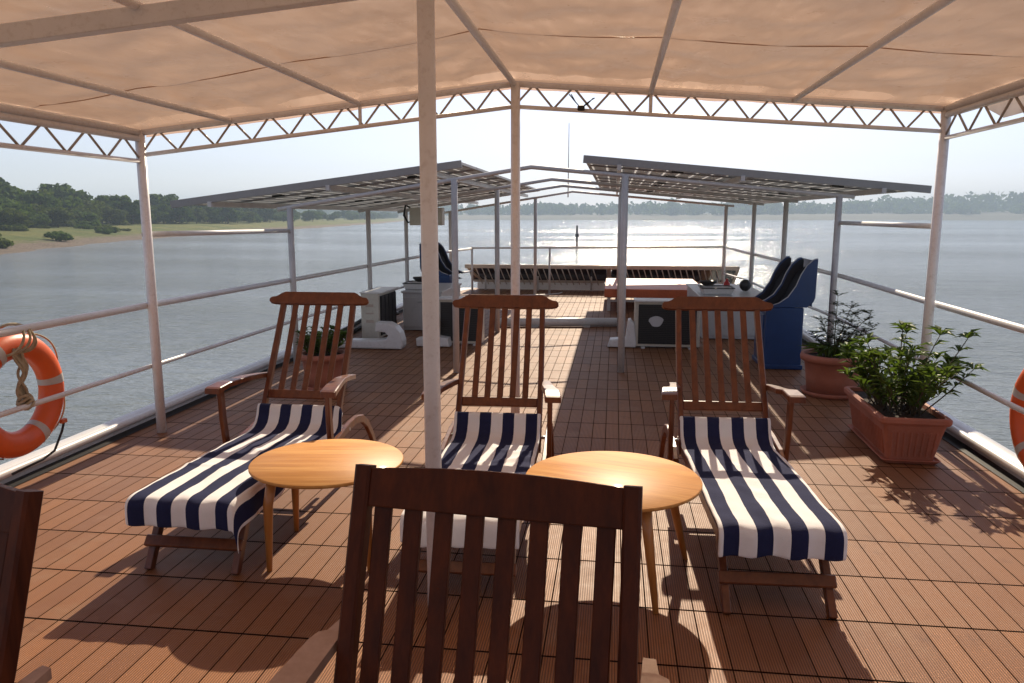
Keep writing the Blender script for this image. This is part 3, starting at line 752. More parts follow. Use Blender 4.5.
def towel(label, loc, rot, flap_r=0.0, flap_l=0.0, seed=0, front=0.105):
    """striped towel lying on the seat, hanging over the foot end and curling up the back"""
    prof = [(-.045, .375 - front - .015), (-.046, .30), (-.044, .352), (-.034, .372), (-.012, .381), (.03, .384), (.15, .382), (.35, .378), (.6, .374), (.85, .368), (1.05, .360), (1.18, .357),
            (1.25, .366), (1.300, .392), (1.332, .440), (1.346, .480), (1.358, .500), (1.374, .498), (1.380, .470)]
    # resample
    pts = []
    for (y0, z0), (y1, z1) in zip(prof, prof[1:]):
        n = max(1, int(math.hypot(y1 - y0, z1 - z0) / 0.018))
        for k in range(n): pts.append((lerp(y0, y1, k / n), lerp(z0, z1, k / n)))
    pts.append(prof[-1])
    HW = 0.268; cols = []
    if flap_l:
        for k in range(4): cols.append((-HW - .012 - .004 * (3 - k), -flap_l * (1 - k / 4), (0.0, .05, .07, .05)[k]))
    for k in range(43): cols.append((-HW + 2 * HW * k / 42, 0, k / 42))
    if flap_r:
        for k in range(1, 5): cols.append((HW + .012 + .004 * k, -flap_r * k / 4, (.95, .92, .95, 1.0)[k - 1]))
    m = MB(); uvl = m.b.loops.layers.uv.new("UVMap"); grid = []
    for j, (y, z) in enumerate(pts):
        row = []
        for (x, dz, u) in cols:
            nz_ = noise.noise((x * 5 + seed, y * 4, seed)) * .006 + noise.noise((x * 13 + seed, y * 9, 3 + seed)) * .004
            cr = noise.noise((x * 2.2 + seed * 3, y * 2.6, 11)); nz_ += 0.012 * max(0, 1 - abs(cr) * 9) * (0.5 + noise.noise((x * 3, y * 3, seed)))
            seat = 1.0 if 0 < y < 1.2 else 0.35
            wx = noise.noise((y * 2.2, seed, 1)) * .006
            k = 1.0 + 0.06 * noise.noise((y * 5, seed, 7))
            ddz = dz * (0.4 + 0.6 * min(1, max(0, (1.15 - y) / .9))) * k
            dy = 0.010 * math.sin(x * 38 + seed) if y < -.02 else 0
            droop = (0.012 * noise.noise((x * 9, seed, 2))) if j == 0 else 0
            row.append((m.b.verts.new((x + wx * seat + (0.01 * math.sin(y * 21) if dz else 0), y + dy, z + nz_ * seat + ddz + droop)), u))
        grid.append(row)
    for a, b in zip(grid, grid[1:]):
        for k in range(len(cols) - 1):
            f = m.b.faces.new((a[k][0], a[k + 1][0], b[k + 1][0], b[k][0])); f.smooth = True
            for lp, u in zip(f.loops, (a[k][1], a[k + 1][1], b[k + 1][1], b[k][1])): lp[uvl].uv = (u, 0.5)
    me = bpy.data.meshes.new('beach_towel'); bmesh.ops.recalc_face_normals(m.b, faces=m.b.faces)
    m.b.to_mesh(me); m.b.free(); me.materials.append(M['towel'])
    o = bpy.data.objects.new('beach_towel', me); COL.objects.link(o); o.location = loc; o.rotation_euler = (0, 0, rot)
    md = o.modifiers.new('thick', 'SOLIDIFY'); md.thickness = 0.016; md.offset = 0.0
    md = o.modifiers.new('soft', 'SUBSURF'); md.levels = 1; md.render_levels = 1
    return tag(o, label, 'towel', 'striped towels on the deck chairs')

CH = [((-1.995, 3.235, 0), R(0.2), 0.96), ((-.655, 3.20, 0), R(1.6), 1.03), ((.735, 3.27, 0), R(2.2), 1.14)]
steamer('dark wooden steamer chair on the left, nearest the left railing', *CH[0], .03)
steamer('dark wooden steamer chair in the middle, behind the two round tables', *CH[1])
steamer('dark wooden steamer chair on the right, nearest the long planter', *CH[2])
towel('navy and white striped towel with folded edge hanging at its side, left steamer chair', CH[0][0], CH[0][1], flap_r=.12, seed=1)
towel('navy and white striped towel on the middle steamer chair, partly behind the pole', CH[1][0], CH[1][1], seed=5)
towel('navy and white striped towel fully in view on the right steamer chair', CH[2][0], CH[2][1], seed=9)

# ------------------------------------------------------------------ foreground armchairs, seen over their backs
def armchair(label, loc, rot):
    t = thing('slatted_armchair', label, 'chair', loc, rot, 'dark wooden armchairs nearest the camera')
    W = M['teakdark']
    top, bot = V(0, 0, 1.10), V(0, -.24, .36); bd = (top - bot).normalized(); bl = (top - bot).length; nb = V(1, 0, 0).cross(bd)
    pb = lambda w, x=0.0, off=0.0: bot + bd * w + nb * off + V(x, 0, 0)
    for sx in (-1, 1):
        m = MB(); q = [pb(-.05, sx * .322), pb(bl * .5, sx * .322), pb(bl, sx * .316, .012)]
        m.sweep(q, .040, .046)
        st = m.build('stile', W, t)
        m = MB(); m.bar((sx * .322, -.20, .40), (sx * .322, .06, 0), .040, .046, (1, 0, 0), .005); m.build('leg', W, t)
        m = MB(); m.bar((sx * .372, -.72, .64), (sx * .350, -.76, 0), .040, .046, (1, 0, 0), .005); m.build('leg', W, t)
        m = MB(); m.bar((sx * .322, -.78, .37), (sx * .322, -.18, .35), .024, .06, (1, 0, 0), .004); m.build('seat_rail', W, t)
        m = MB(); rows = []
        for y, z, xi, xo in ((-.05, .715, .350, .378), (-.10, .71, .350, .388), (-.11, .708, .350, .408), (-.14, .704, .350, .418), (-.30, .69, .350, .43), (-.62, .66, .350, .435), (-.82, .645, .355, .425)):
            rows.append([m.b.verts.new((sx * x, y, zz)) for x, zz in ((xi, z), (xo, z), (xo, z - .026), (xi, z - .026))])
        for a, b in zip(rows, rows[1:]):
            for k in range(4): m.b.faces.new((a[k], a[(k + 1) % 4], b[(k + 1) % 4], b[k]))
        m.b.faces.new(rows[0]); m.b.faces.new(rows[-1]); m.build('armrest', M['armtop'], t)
    for k in range(8):
        x = -.262 + k * .0749
        m = MB(); q = [pb(.02, x), pb(bl * .55, x, .001), pb(bl - .06, x, .010)]
        m.sweep(q, .042, .016)
        m.build('slat', W, t)
    top_pts = [(-.297, -.085), (.297, -.085)] + [(lerp(.297, -.297, i / 16), .006 + .014 * (1 - (2 * i / 16 - 1) ** 2)) for i in range(17)]
    m = MB(); m.prism(top_pts, pb(bl - .012, 0, .011), (1, 0, 0), bd, .030, .004); m.build('top_rail', W, t)
    m = MB(); m.box(pb(.0), (.60, .026, .07), Euler((-math.atan2(bd.y, bd.z), 0, 0)).to_matrix(), .004, 1); m.build('bottom_rail', W, t)
    m = MB()
    for k in range(8): m.box((0, -.25 - .072 * k, .392 + .002 * k), (.66, .056, .018), None, .004, 1)
    m.build('seat', W, t)
    return t
armchair('dark slatted wooden armchair in the centre foreground, its whole back in view', (-.266, 1.715, 0), R(-6.0)).scale = (1.02, 1, 1)
armchair('dark slatted wooden armchair cut off at the bottom left corner', (-1.57, 1.555, 0), R(-14.0))

# ------------------------------------------------------------------ round tables
def table(label, loc, rot, rf=.40, sc=1.0):
    t = thing('round_table', label, 'table', loc, rot, 'round wooden side tables')
    m = MB(); m.lathe([(a * sc, b) for a, b in [(0, .452), (.36, .452), (.405, .461), (.415, .468), (.415, .476), (.411, .480), (0, .481)]], 96); m.build('tabletop', M['table'], t)
    for k in range(4):
        a = PI / 4 + k * PI / 2; c, s = math.cos(a), math.sin(a)
        m = MB(); m.tube([(c * .31, s * .31, .452), (c * .335, s * .335, .33), (c * rf, s * rf, 0)], [.025, .024, .0135], 14); m.build('leg', M['tableleg'], t)
    return t
table('round honey coloured side table between the left and middle steamer chairs', (-1.42, 3.60, 0), R(8), .345, .92)
table('round honey coloured side table between the middle and right steamer chairs, bright with glare', (.015, 3.53, 0), R(-17), .42)

# ================================================================== LIFE RINGS
def ring(label, loc, bands, rope):
    t = thing('life_ring', label, 'life ring', loc, 0, 'orange life rings tied to the railings')
    MB().torus(.312, .083, 64, 18, flat=.85).build('ring_body', M['orange'], t)
    for a in bands:
        MB().torus(.312, .0845, 6, 18, R(a - 5), R(a + 5), .855).build('reflective_band', M['band'], t)
    for a in bands:      # grab line loops between the bands
        a0, a1 = R(a + 7), R(a + 60); pts = []
        for k in range(13):
            f = k / 12; aa = lerp(a0, a1, f); rr_ = .400 + .030 * math.sin(PI * f) * (0.6 + 0.4 * math.sin(a)); pts.append((0.02 * math.sin(PI * f), rr_ * math.cos(aa), rr_ * math.sin(aa)))
        MB().tube(pts, .006, 6).build('grab_line', M['rope'], t)
    return t
LR = V(-3.715, 4.27, .59)
ring('orange life ring tied with rope to the left railing', LR, (8, -62, 118, 188), True)
ring('orange life ring on the right railing, mostly outside the frame', V(2.62, 4.87, .49), (20, -52, 110, 200), True)
t = thing('rope', 'bundle of pale rope lashing the left life ring to the railing', 'rope', (0, 0, 0))
rg = random.Random(11)
for k in range(4):      # turns round ring top and rail
    m = MB(); cy = 4.20 + .022 * k; pts = []
    for i in range(22):
        a = 2 * PI * i / 22; pts.append((-3.665 + .105 * math.cos(a), cy + .045 * math.sin(a + k * .8), .955 + .092 * math.sin(a)))
    m.tube(pts, .0085, 7, closed=True); m.build('lashing', M['rope'], t)
for k in range(6):      # hanging skein
    m = MB(); pts = []; ph = rg.random() * 6
    for i in range(19):
        f = i / 18; pts.append((-3.625 + .016 * math.cos(ph + f * 9), 4.24 + .014 * math.sin(ph + f * 11) + .012 * (k - 3) * (0.5 + abs(f - .5)), .90 - .36 * f))
    m.tube(pts, .0085, 7); m.build('skein_strand', M['rope'], t)
m = MB()
for k in range(4):
    pts = [(-3.625 + .042 * math.cos(a) * (1 - .1 * k), 4.24 + .045 * math.sin(a), .555 + .018 * k - .02 + .014 * math.sin(2 * a + k)) for a in [2 * PI * i / 20 for i in range(20)]]
    m.tube(pts, .010, 7, closed=True)
m.build('knot', M['rope'], t)
t = thing('hook', 'thin dark hook under the left life ring', 'hook', (0, 0, 0))
MB().tube([(-3.64, 4.57, .33), (-3.65, 4.56, .28), (-3.67, 4.50, .16), (-3.68, 4.40, .13), (-3.69, 4.15, .115)], .008, 8).build('rod', M['black'], t)
MB().box((-3.645, 4.575, .345), (.03, .05, .03), None, .006, 1).build('clip', M['redorange'], t)

# ================================================================== PLANTERS AND PLANTS
t = thing('planter', 'long rectangular terracotta planter by the right railing', 'planter', (2.085, 5.90, 0), R(-1.5))
def rrect(hx, hy, r, n=5):
    pts = []
    for (cx, cy, a0) in ((hx - r, hy - r, 0), (-hx + r, hy - r, 90), (-hx + r, -hy + r, 180), (hx - r, -hy + r, 270)):
        for k in range(n + 1): a = R(a0 + 90 * k / n); pts.append((cx + r * math.cos(a), cy + r * math.sin(a)))
    return pts
def loft(secs, caps=True):
    m = MB(); rows = []
    for hx, hy, r, z in secs: rows.append([m.b.verts.new((x, y, z)) for x, y in rrect(hx, hy, r)])
    for a, b in zip(rows, rows[1:]):
        for k in range(len(a)): m.b.faces.new((a[k], a[(k + 1) % len(a)], b[(k + 1) % len(a)], b[k])).smooth = False
    if caps: m.b.faces.new(rows[0]); m.b.faces.new(rows[-1])
    return m
ZK = 1.05
m = loft([(a, b, c, z * ZK) for a, b, c, z in [(.155, .43, .03, .02), (.19, .465, .03, .20), (.207, .485, .03, .272), (.225, .50, .035, .278), (.233, .51, .04, .292), (.233, .51, .04, .315), (.221, .498, .035, .326), (.198, .474, .03, .322), (.19, .468, .03, .29)]])
pot_ = m.build('pot_body', M['terracotta'], t)
m = MB()     # moulded flutes
for k in range(23):
    y = -.40 + k * .80 / 22
    for sx in (-1, 1): m.bar((sx * .167, y * .95, .055), (sx * .195, y, .235), .014, .012, (0, 1, 0), .003)
for k in range(8):
    x = -.145 + k * .29 / 7
    for sy in (-1, 1): m.bar((x * .92, sy * .440, .055), (x, sy * .471, .235), .014, .012, (1, 0, 0), .003)
m.build('flutes', M['terracotta'], t)
loft([(.17, .445, .03, .004), (.195, .47, .035, .03), (.188, .462, .03, .034), (.17, .435, .03, .022)]).build('saucer', M['terracotta'], t)
m = loft([(.186, .465, .03, .298), (.188, .466, .03, .310)]); m.build('soil', M['soil'], t)

def bushy(root, rg, base, n, spread, h, leafL, leafW, stems_mat, leaf_mat, whorl=7, top=True):
    ms, ml = MB(), MB()
    for k in range(n):
        bx, by = (rg.random() - .5) * base[0], (rg.random() - .5) * base[1]
        dx, dy = bx * 1.2 + rg.gauss(0, spread), by * 1.0 + rg.gauss(0, spread)
        hh = h * (0.45 + 0.55 * rg.random())
        p0 = V(bx, by, 0); pts = []
        for i in range(6):
            f = i / 5; pts.append(p0 + V(dx * f ** 1.4, dy * f ** 1.4, hh * f) + V(rg.gauss(0, .008), rg.gauss(0, .008), 0))
        ms.tube(pts, [lerp(.007, .0025, i / 5) for i in range(6)], 5)
        for i in range(1, 6):
            nl = 3 if i < 5 else whorl
            for q in range(nl):
                a = rg.random() * 6.28; f = rg.random() * (0.9 if i < 5 else 0.15)
                b = pts[i] if i == 5 else pts[i].lerp(pts[i + 1], f)
                up = 0.55 + 0.8 * rg.random() if i < 5 else .25 + rg.random() * 1.1
                ml.leaf(b, (math.cos(a), math.sin(a), up), (0, 0, 1), leafL * (.7 + .6 * rg.random()), leafW * (.8 + .4 * rg.random()), .25)
    ms.build('stems', stems_mat, root); ml.build('leaves', leaf_mat, root, fixn=False)
p = thing('leafy_plant', 'bushy green plant with glossy whorled leaves in the long planter', 'plant', (2.09, 5.86, .305))
rg = random.Random(21)
bushy(p, rg, (.25, .56), 48, .045, .40, .098, .038, M['stem'], M['leafP'], 8)
ms, ml = MB(), MB()      # taller sprigs standing clear of the bush
for (tx, ty, tz, bx, by) in ((.02, .05, .58, 0, 0), (.22, -.10, .56, .04, -.1), (.40, -.12, .545, .08, -.18), (-.20, .10, .46, -.06, .05), (.44, -.16, .33, .1, -.2), (.30, -.18, .30, .1, -.15), (-.26, .34, .30, -.08, .2), (.12, .25, .52, .02, .1), (.36, -.02, .34, .08, -.06)):
    pts = [V(lerp(bx, tx, f ** 1.3), lerp(by, ty, f ** 1.3), tz * f + (.04 * math.sin(f * PI) * (-1 if tx > .3 else 0))) for f in [i / 7 for i in range(8)]]
    ms.tube(pts, [lerp(.007, .003, i / 7) for i in range(8)], 6)
    for i in (4, 5, 6, 7):
        for q in range(12 if i == 7 else 4):
            a = q * 2.4 + rg.random(); up = rg.random() * (1.0 if i == 7 else .5)
            ml.leaf(pts[i], (math.cos(a), math.sin(a), up), (0, 0, 1), .11 * (.7 + .5 * rg.random()), .042, .25)
ms.build('tall_stems', M['stem'], p); ml.build('tall_leaves', M['leafP'], p, fixn=False)
m = MB()
for k in range(7): m.leaf((.30, -.16, .28), (math.cos(k * .9), math.sin(k * .9), .6), (0, 0, 1), .06, .045, .2)
m.build('flower', M['flower'], p, fixn=False)

def roundpot(name, label, loc, r, h):
    t = thing(name, label, 'pot', loc, 0)
    m = MB(); m.lathe([(0, .012), (r * .74, .012), (r * .80, h * .45), (r * .86, h * .80), (r * .90, h * .82), (r * .99, h * .85), (r, h * .93), (r * .97, h), (r * .86, h), (r * .84, h * .90), (0, h * .88)], 48)
    m.build('pot_body', M['terracotta'], t)
    m = MB(); m.lathe([(r * .6, .003), (r * .88, .004), (r * .94, .045), (r * .90, .048), (r * .76, .02), (r * .6, .018)], 48); m.build('saucer', M['terracotta'], t)
    m = MB(); m.lathe([(r * .845, h * .915), (0, h * .935)], 32); m.build('soil', M['soil'], t)
    return t
roundpot('flower_pot', 'round terracotta pot by the right railing beside the blue hood', (2.11, 7.62, 0), .30, .40)
roundpot('flower_pot', 'round terracotta pot by the left railing behind the left steamer chair', (-2.86, 7.25, 0), .24, .36)
p = thing('sprig_plant', 'spindly grey green plant with long low leaves in the right round pot', 'plant', (2.11, 7.62, .37))
rg = random.Random(5); ms, ml = MB(), MB()
for (tx, ty, tz) in ((.02, .05, .58), (.18, 0, .40), (.30, -.05, .42), (.36, .05, .28), (-.12, .02, .34), (.10, -.10, .48), (.26, .1, .22), (-.2, 0, .22)):
    pts = [V(tx * f ** 1.2, ty * f, tz * f) for f in [i / 6 for i in range(7)]]; ms.tube(pts, [lerp(.007, .002, i / 6) for i in range(7)], 5)
    for i in range(2, 7):
        for s_ in range(4):
            a = rg.random() * 6.28; dv = V(math.cos(a), math.sin(a), .35 + .5 * rg.random()).normalized(); q = [pts[i], pts[i] + dv * .06, pts[i] + dv * .11 + V(0, 0, -.01)]
            ms.tube(q, [.003, .002, .001], 4)
            for b in range(11):
                a2 = rg.random() * 6.28; ml.leaf(pts[i].lerp(q[2], .2 + .8 * rg.random()), (math.cos(a2), math.sin(a2), .3), (0, 0, 1), .035, .016, .1)
ms.build('stems', M['stem'], p); ml.build('sprig_leaves', M['leafQ'], p, fixn=False)
ml = MB()
for k in range(46):
    a = rg.random() * 6.28; r0 = rg.random() * .14; ml.leaf((r0 * math.cos(a), r0 * math.sin(a), -.01), (math.cos(a), math.sin(a), .3 + rg.random()), (0, 0, 1), .16 + .10 * rg.random(), .045, .5)
ml.build('long_leaves', M['leafP'], p, fixn=False)
p = thing('leafy_plant', 'low bright green plant in the left round pot', 'plant', (-2.86, 7.25, .33))
bushy(p, random.Random(8), (.22, .22), 44, .03, .24, .06, .036, M['stem'], M['leafP'], 8)

# ================================================================== DECK EQUIPMENT
def ac_unit(label, loc, rot, ln=.80, dp=.30, h=.62, hole=False):
    """outdoor condenser, grille on the local -y side"""
    t = thing('condenser_unit', label, 'air conditioner', loc, rot, 'air conditioner condensers on the deck')
    m = MB(); m.box((0, dp * .06, h / 2 + .02), (ln, dp * .86, h - .01), None, .015, 2); m.build('casing', M['ac'], t)
    m = MB(); m.box((0, -dp * .395, h / 2 + .02), (ln * .88, .012, h * .86)); m.build('grille_panel', M['black'], t)
    m = MB()
    for k in range(20): m.box((0, -dp * .425, .09 + (h - .14) * k / 19), (ln * .86, .008, .007))
    for k in range(5): m.box((-ln * .42 + ln * .84 * k / 4, -dp * .432, h / 2 + .02), (.008, .008, h * .84))
    m.build('grille_bars', M['black'], t)
    m = MB(); m.box((0, 0, h + .022), (ln + .02, dp + .01, .022), None, .006, 2); m.build('top_cover', M['white'], t)
    if hole:
        m = MB(); m.prism([(math.cos(R(a)) * .115 * (1 if a < 180 else 1.1) * .75 * (1 + .18 * math.sin(R(a * 3))), math.sin(R(a)) * .07) for a in range(0, 360, 20)], (-ln * .17, -dp * .44, h * .60), (1, 0, 0), (0, 0, 1), .006); m.build('fan_patch', M['cabinet'], t)
    m = MB()
    for sx in (-1, 1): m.box((sx * ln * .36, 0, .012), (.05, dp * 1.02, .022), None, .004, 1)
    m.build('feet', M['grey'], t)
    m = MB()
    for k in range(3): m.box((-ln / 2 - .002, .02, h * (.42 + .17 * k)), (.006, .11, .04 if k != 1 else .02))
    m.build('label_plate', M['tan'], t)
    return t
ac_unit('cream condenser standing end on by the left railing, its grille facing the middle', (-3.31, 10.62, 0), R(90), .84, .30, .64)
ac_unit('condenser with black grille behind the middle steamer chair', (-2.02, 10.08, 0), 0, .58, .32, .60)
ac_unit('condenser with a pale patch on its black grille behind the right steamer chair', (.70, 10.16, 0), 0, .84, .32, .60, True)
def fairing(label, loc, mir, poly, dep):
    t = thing('white_fairing', label, 'fairing', loc, 0)
    m = MB(); m.prism([(x * mir, y) for x, y in poly], (0, 0, 0), (1, 0, 0), (0, 0, 1), dep, .02); m.build('fairing_body', M['white'], t); return t
hook = [(-.80, .01), (.04, .01), (.06, .05), (.06, .12), (.03, .22), (-.03, .30), (-.12, .345), (-.29, .35), (-.30, .235), (-.17, .225), (-.13, .185), (-.155, .14), (-.30, .12), (-.80, .11)]
foot = [(-.08, .01), (.28, .01), (.29, .06), (.26, .32), (.21, .38), (.18, .37), (.15, .13), (-.05, .11)]
fairing('white hooked fairing on the deck by the left condenser', (-2.74, 9.6, 0), 1, hook, .22)
fairing('white L shaped fairing at the end of the right condenser', (.02, 10.12, 0), 1, foot, .20)
fairing('small white L shaped fairing before the condenser behind the pole', (-2.36, 9.85, 0), -1, [(-.24, .01), (.20, .01), (.21, .11), (.02, .14), (.01, .34), (-.03, .40), (-.07, .37), (-.08, .14), (-.22, .12)], .2)

def cabinet(label, x0, x1, y0, y1, h):
    t = thing('deck_cabinet', label, 'cabinet', ((x0 + x1) / 2, (y0 + y1) / 2, 0)); W_, D_ = x1 - x0, y1 - y0
    MB().box((0, 0, h / 2 - .01), (W_ - .04, D_ - .04, h - .04), None, .012, 2).build('cabinet_body', M['cabinet'], t)
    MB().box((0, 0, h - .015), (W_, D_, .03), None, .008, 2).build('worktop', M['cabinet'], t)
    m = MB(); m.box((0, -D_ / 2 + .012, h * .47), (W_ * .9, .01, h * .74), None, .003, 1); dr = m.build('door', M['cabinet'], t)
    MB().tube([(-W_ * .08, -D_ / 2 - .003, h * .74), (-W_ * .08, -D_ / 2 - .02, h * .74), (W_ * .08, -D_ / 2 - .02, h * .74), (W_ * .08, -D_ / 2 - .003, h * .74)], .006, 6).build('handle', M['steel'], dr)
    return t
cabinet('white deck cabinet on the left with a tray and blue hood behind', -3.15, -2.52, 11.15, 12.65, .60)
cabinet('grey deck cabinet on the right with a tray of things on top', 1.22, 2.22, 10.9, 13.3, .58)
def tray(label, loc, w_, d_, rot=0):
    t = thing('serving_tray', label, 'tray', loc, rot)
    sec = [(w_ * .44, d_ * .44, .03, .004), (w_ * .5, d_ * .5, .03, .085), (w_ * .48, d_ * .48, .03, .087), (w_ * .42, d_ * .42, .03, .02)]
    loft(sec).build('tray_body', M['white'], t)
    m = loft([(w_ * .5, d_ * .5, .03, .088), (w_ * .525, d_ * .525, .04, .092), (w_ * .525, d_ * .525, .04, .100), (w_ * .47, d_ * .47, .03, .100), (w_ * .47, d_ * .47, .03, .088)], False); m.build('rim', M['black'], t)
    return t
tray('white tray with a dark rim on the right grey cabinet', (1.50, 11.6, .582), .46, .5)
tray('white tray on the left deck cabinet', (-2.97, 11.6, .602), .42, .5)
def bowl(label, loc, r):
    m = MB(); m.lathe([(0, 0), (r * .5, 0), (r * .95, r * .35), (r, r * .55), (r * .9, r * .5), (0, r * .42)], 28); o = m.build('bowl', M['black'], None, loc); return tag(o, label, 'bowl')
bowl('black bowl at the near end of the right tray', (1.40, 11.75, .686), .13)
bowl('black bowl in the left tray', (-2.95, 11.6, .706), .13)
t = thing('red_bottle', 'red bottle on a dish on the right grey cabinet', 'bottle', (1.72, 12.1, .582))
MB().lathe([(0, .0), (.10, .005), (.13, .03), (.125, .035), (0, .03)], 24).build('dish', M['red'], t)
MB().lathe([(.045, .036), (.05, .05), (.05, .11), (.02, .15), (.018, .18), (0, .18)], 20).build('bottle_body', M['red'], t)
m = MB(); m.lathe([(0, -.09), (.042, -.08), (.076, -.042), (.09, 0), (.076, .042), (.042, .08), (0, .09)], 24); o = m.build('black_float', M['black'], None, (1.98, 12.0, .672)); tag(o, 'round black float on the right cabinet by the railing post', 'float')

# blue hoods with curved cheeks
def hood(label, loc, mir):
    t = thing('blue_hood', label, 'hood', loc, 0, 'blue companionway hoods')
    m = MB(); m.box((-.045 * mir, .28, .345), (.36, .62, .68), None, .008, 1); m.build('base_box', M['blue'], t)
    m = MB(); m.box((-.228 * mir, .28, .36), (.010, .46, .48), None, .003, 1); m.build('side_panel', M['blue'], t)
    m = MB(); m.box((-.045 * mir, .28, .03), (.39, .65, .05), None, .006, 1); m.build('plinth', M['blue'], t)
    curve = [(-.20, .69), (-.10, .735), (-.02, .80), (.05, .92), (.09, 1.04), (.14, 1.14), (.20, 1.205), (.235, 1.215)]
    for k, (oy, ox) in enumerate(((0.0, 0.0), (.31, -.085), (.60, -.15))):
        poly = [(.16, .69), (.22, .75), (.235, .80)] + [(.24, 1.215)] + curve[::-1][1:]
        m = MB(); m.prism([((x + ox * 1) * mir, z) for x, z in poly], (0, oy - .02, 0), (1, 0, 0), (0, 0, 1), .018, .004); m.build('cheek', M['blue'], t)
        m = MB()
        m.tube([((x + ox) * mir, oy - .02, z + .004) for x, z in curve], .006, 6); m.build('cheek_edge', M['steel'], t)
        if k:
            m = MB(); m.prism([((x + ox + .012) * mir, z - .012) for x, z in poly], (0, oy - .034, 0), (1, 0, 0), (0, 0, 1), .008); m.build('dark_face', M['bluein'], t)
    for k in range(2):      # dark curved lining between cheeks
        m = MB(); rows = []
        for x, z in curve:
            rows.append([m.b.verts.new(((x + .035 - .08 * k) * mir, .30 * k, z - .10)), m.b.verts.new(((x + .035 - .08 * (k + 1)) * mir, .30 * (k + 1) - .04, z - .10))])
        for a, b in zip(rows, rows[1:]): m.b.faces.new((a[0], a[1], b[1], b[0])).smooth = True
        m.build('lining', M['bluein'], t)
    t.scale = (1.13, 1.0, 1.02)
    m = MB(); m.box((.205 * mir, .28, .95), (.016, .58, .50), None, .003, 1); m.build('back_wall', M['blue'], t)
    return t
hood('blue painted hood with curved cheeks on a box by the right railing', (1.945, 8.84, 0), 1)
hood('blue painted hood behind the left deck cabinet', (-3.05, 13.0, 0), -1)

# white pipe sill across the deck, hoses, cable
t = thing('pipe_sill', 'thick white pipe lying across the deck behind the middle chair', 'pipe')
MB().tube([(-1.78, 11.78, .07), (.17, 12.05, .07)], .066, 16).build('pipe', M['white'], t)
m = MB(); m.box((-1.2, 11.86, .01), (.10, .20, .02)); m.box((-.4, 11.97, .01), (.10, .20, .02)); m.build('saddle', M['grey'], t)
for k in range(2):
    m = MB(); o = m.tube([(-3.66 + .05 * k, 8.9, .06 + .08 * k), (-3.64 + .05 * k, 10.2, .10 + .10 * k), (-3.66, 11.6, .12 + .12 * k), (-3.62, 12.6, .08)], .03, 8).build('hose', M['black'])
    tag(o, ['black hose along the left curb by the cream condenser, lower one', 'black hose along the left curb by the cream condenser, upper one'][k], 'hose', 'hoses along the left curb')
m = MB(); o = m.tube([(-2.2, 15.9, .012), (-1.95, 16.5, .012), (-1.5, 16.7, .012), (-1.2, 17.0, .012), (-1.15, 17.3, .012)], .014, 8).build('cable', M['white']); tag(o, 'white cable curled on the deck near the bow railing', 'cable')

# orange platform
t = thing('orange_platform', 'low red orange platform with a sunlit top near the bow', 'platform', (.74, 15.2, 0))
MB().box((0, 0, .335), (1.80, 2.5, .15), None, .012, 2).build('platform_top', M['redorange'], t)
for sx in (-1, 1):
    for sy in (-1, 1): MB().box((sx * .82, sy * 1.15, .13), (.06, .06, .26), None, .004, 1).build('leg', M['grey'], t)
MB().box((0, -1.15, .19), (1.58, .04, .04)).build('stretcher', M['grey'], t)

# tilted racks beyond the bow railing
def rack(label, x0, x1, n):
    t = thing('tilted_rack', label, 'rack', ((x0 + x1) / 2, 17.6, 0), 0, 'tilted racks at the bow'); hw = (x1 - x0) / 2
    a, b = V(0, -.25, .58), V(0, .38, .20)
    MB().box(a, (2 * hw, .06, .085), None, .008, 1).build('top_rail', M['tan'], t)
    MB().box(b, (2 * hw - .2, .06, .06), None, .008, 1).build('bottom_rail', M['tan'], t)
    m = MB(); m.box((0, .16, .36), (2 * hw - .1, .66, .014), Euler((-math.atan2(.38, .63), 0, 0)).to_matrix()); m.build('dark_sheet', M['paneldark'], t)
    m = MB()
    for k in range(n):
        x = -hw + .25 + (2 * hw - .6) * k / (n - 1); m.tube([(x, -.23, .53), (x + .12, -.02, .16)], .011, 6)
    m.build('struts', M['tan'], t)
    for sx in (-1, 1): MB().bar(a + V(sx * (hw - .02), 0, 0), b + V(sx * (hw - (.30 if sx < 0 and x0 < -1 else .03)), 0, 0), .04, .05, (0, 1, 0)).build('end_rail', M['tan'], t)
    for sx in (-1, 0, 1): MB().tube([(sx * (hw - .4), .2, 0.0), (sx * (hw - .4), .2, .42)], .02, 8).build('leg', M['grey'], t)
rack('left tilted rack with slanting bars beyond the bow railing', -3.38, -.11, 20)
rack('right tilted rack with slanting bars behind the orange platform', -.11, 2.72, 18)
# bow pulpit step
m = MB(); m.box((-.6, 18.0, .09), (5.2, .14, .16), None, .02, 2); o = m.build('bow_sill', M['white']); tag(o, 'white raised sill under the racks at the bow edge', 'sill')

# river marker post
t = thing('marker_post', 'dark marker post standing in the river ahead', 'marker', (-7.65, 159.8, -4.6))
MB().tube([(0, 0, -2), (0, 0, 4.5)], [.24, .20], 10).build('pile', M['black'], t)
MB().box((0, 0, 2.5), (.75, .4, .7), None, .05, 1).build('lamp_box', M['black'], t)

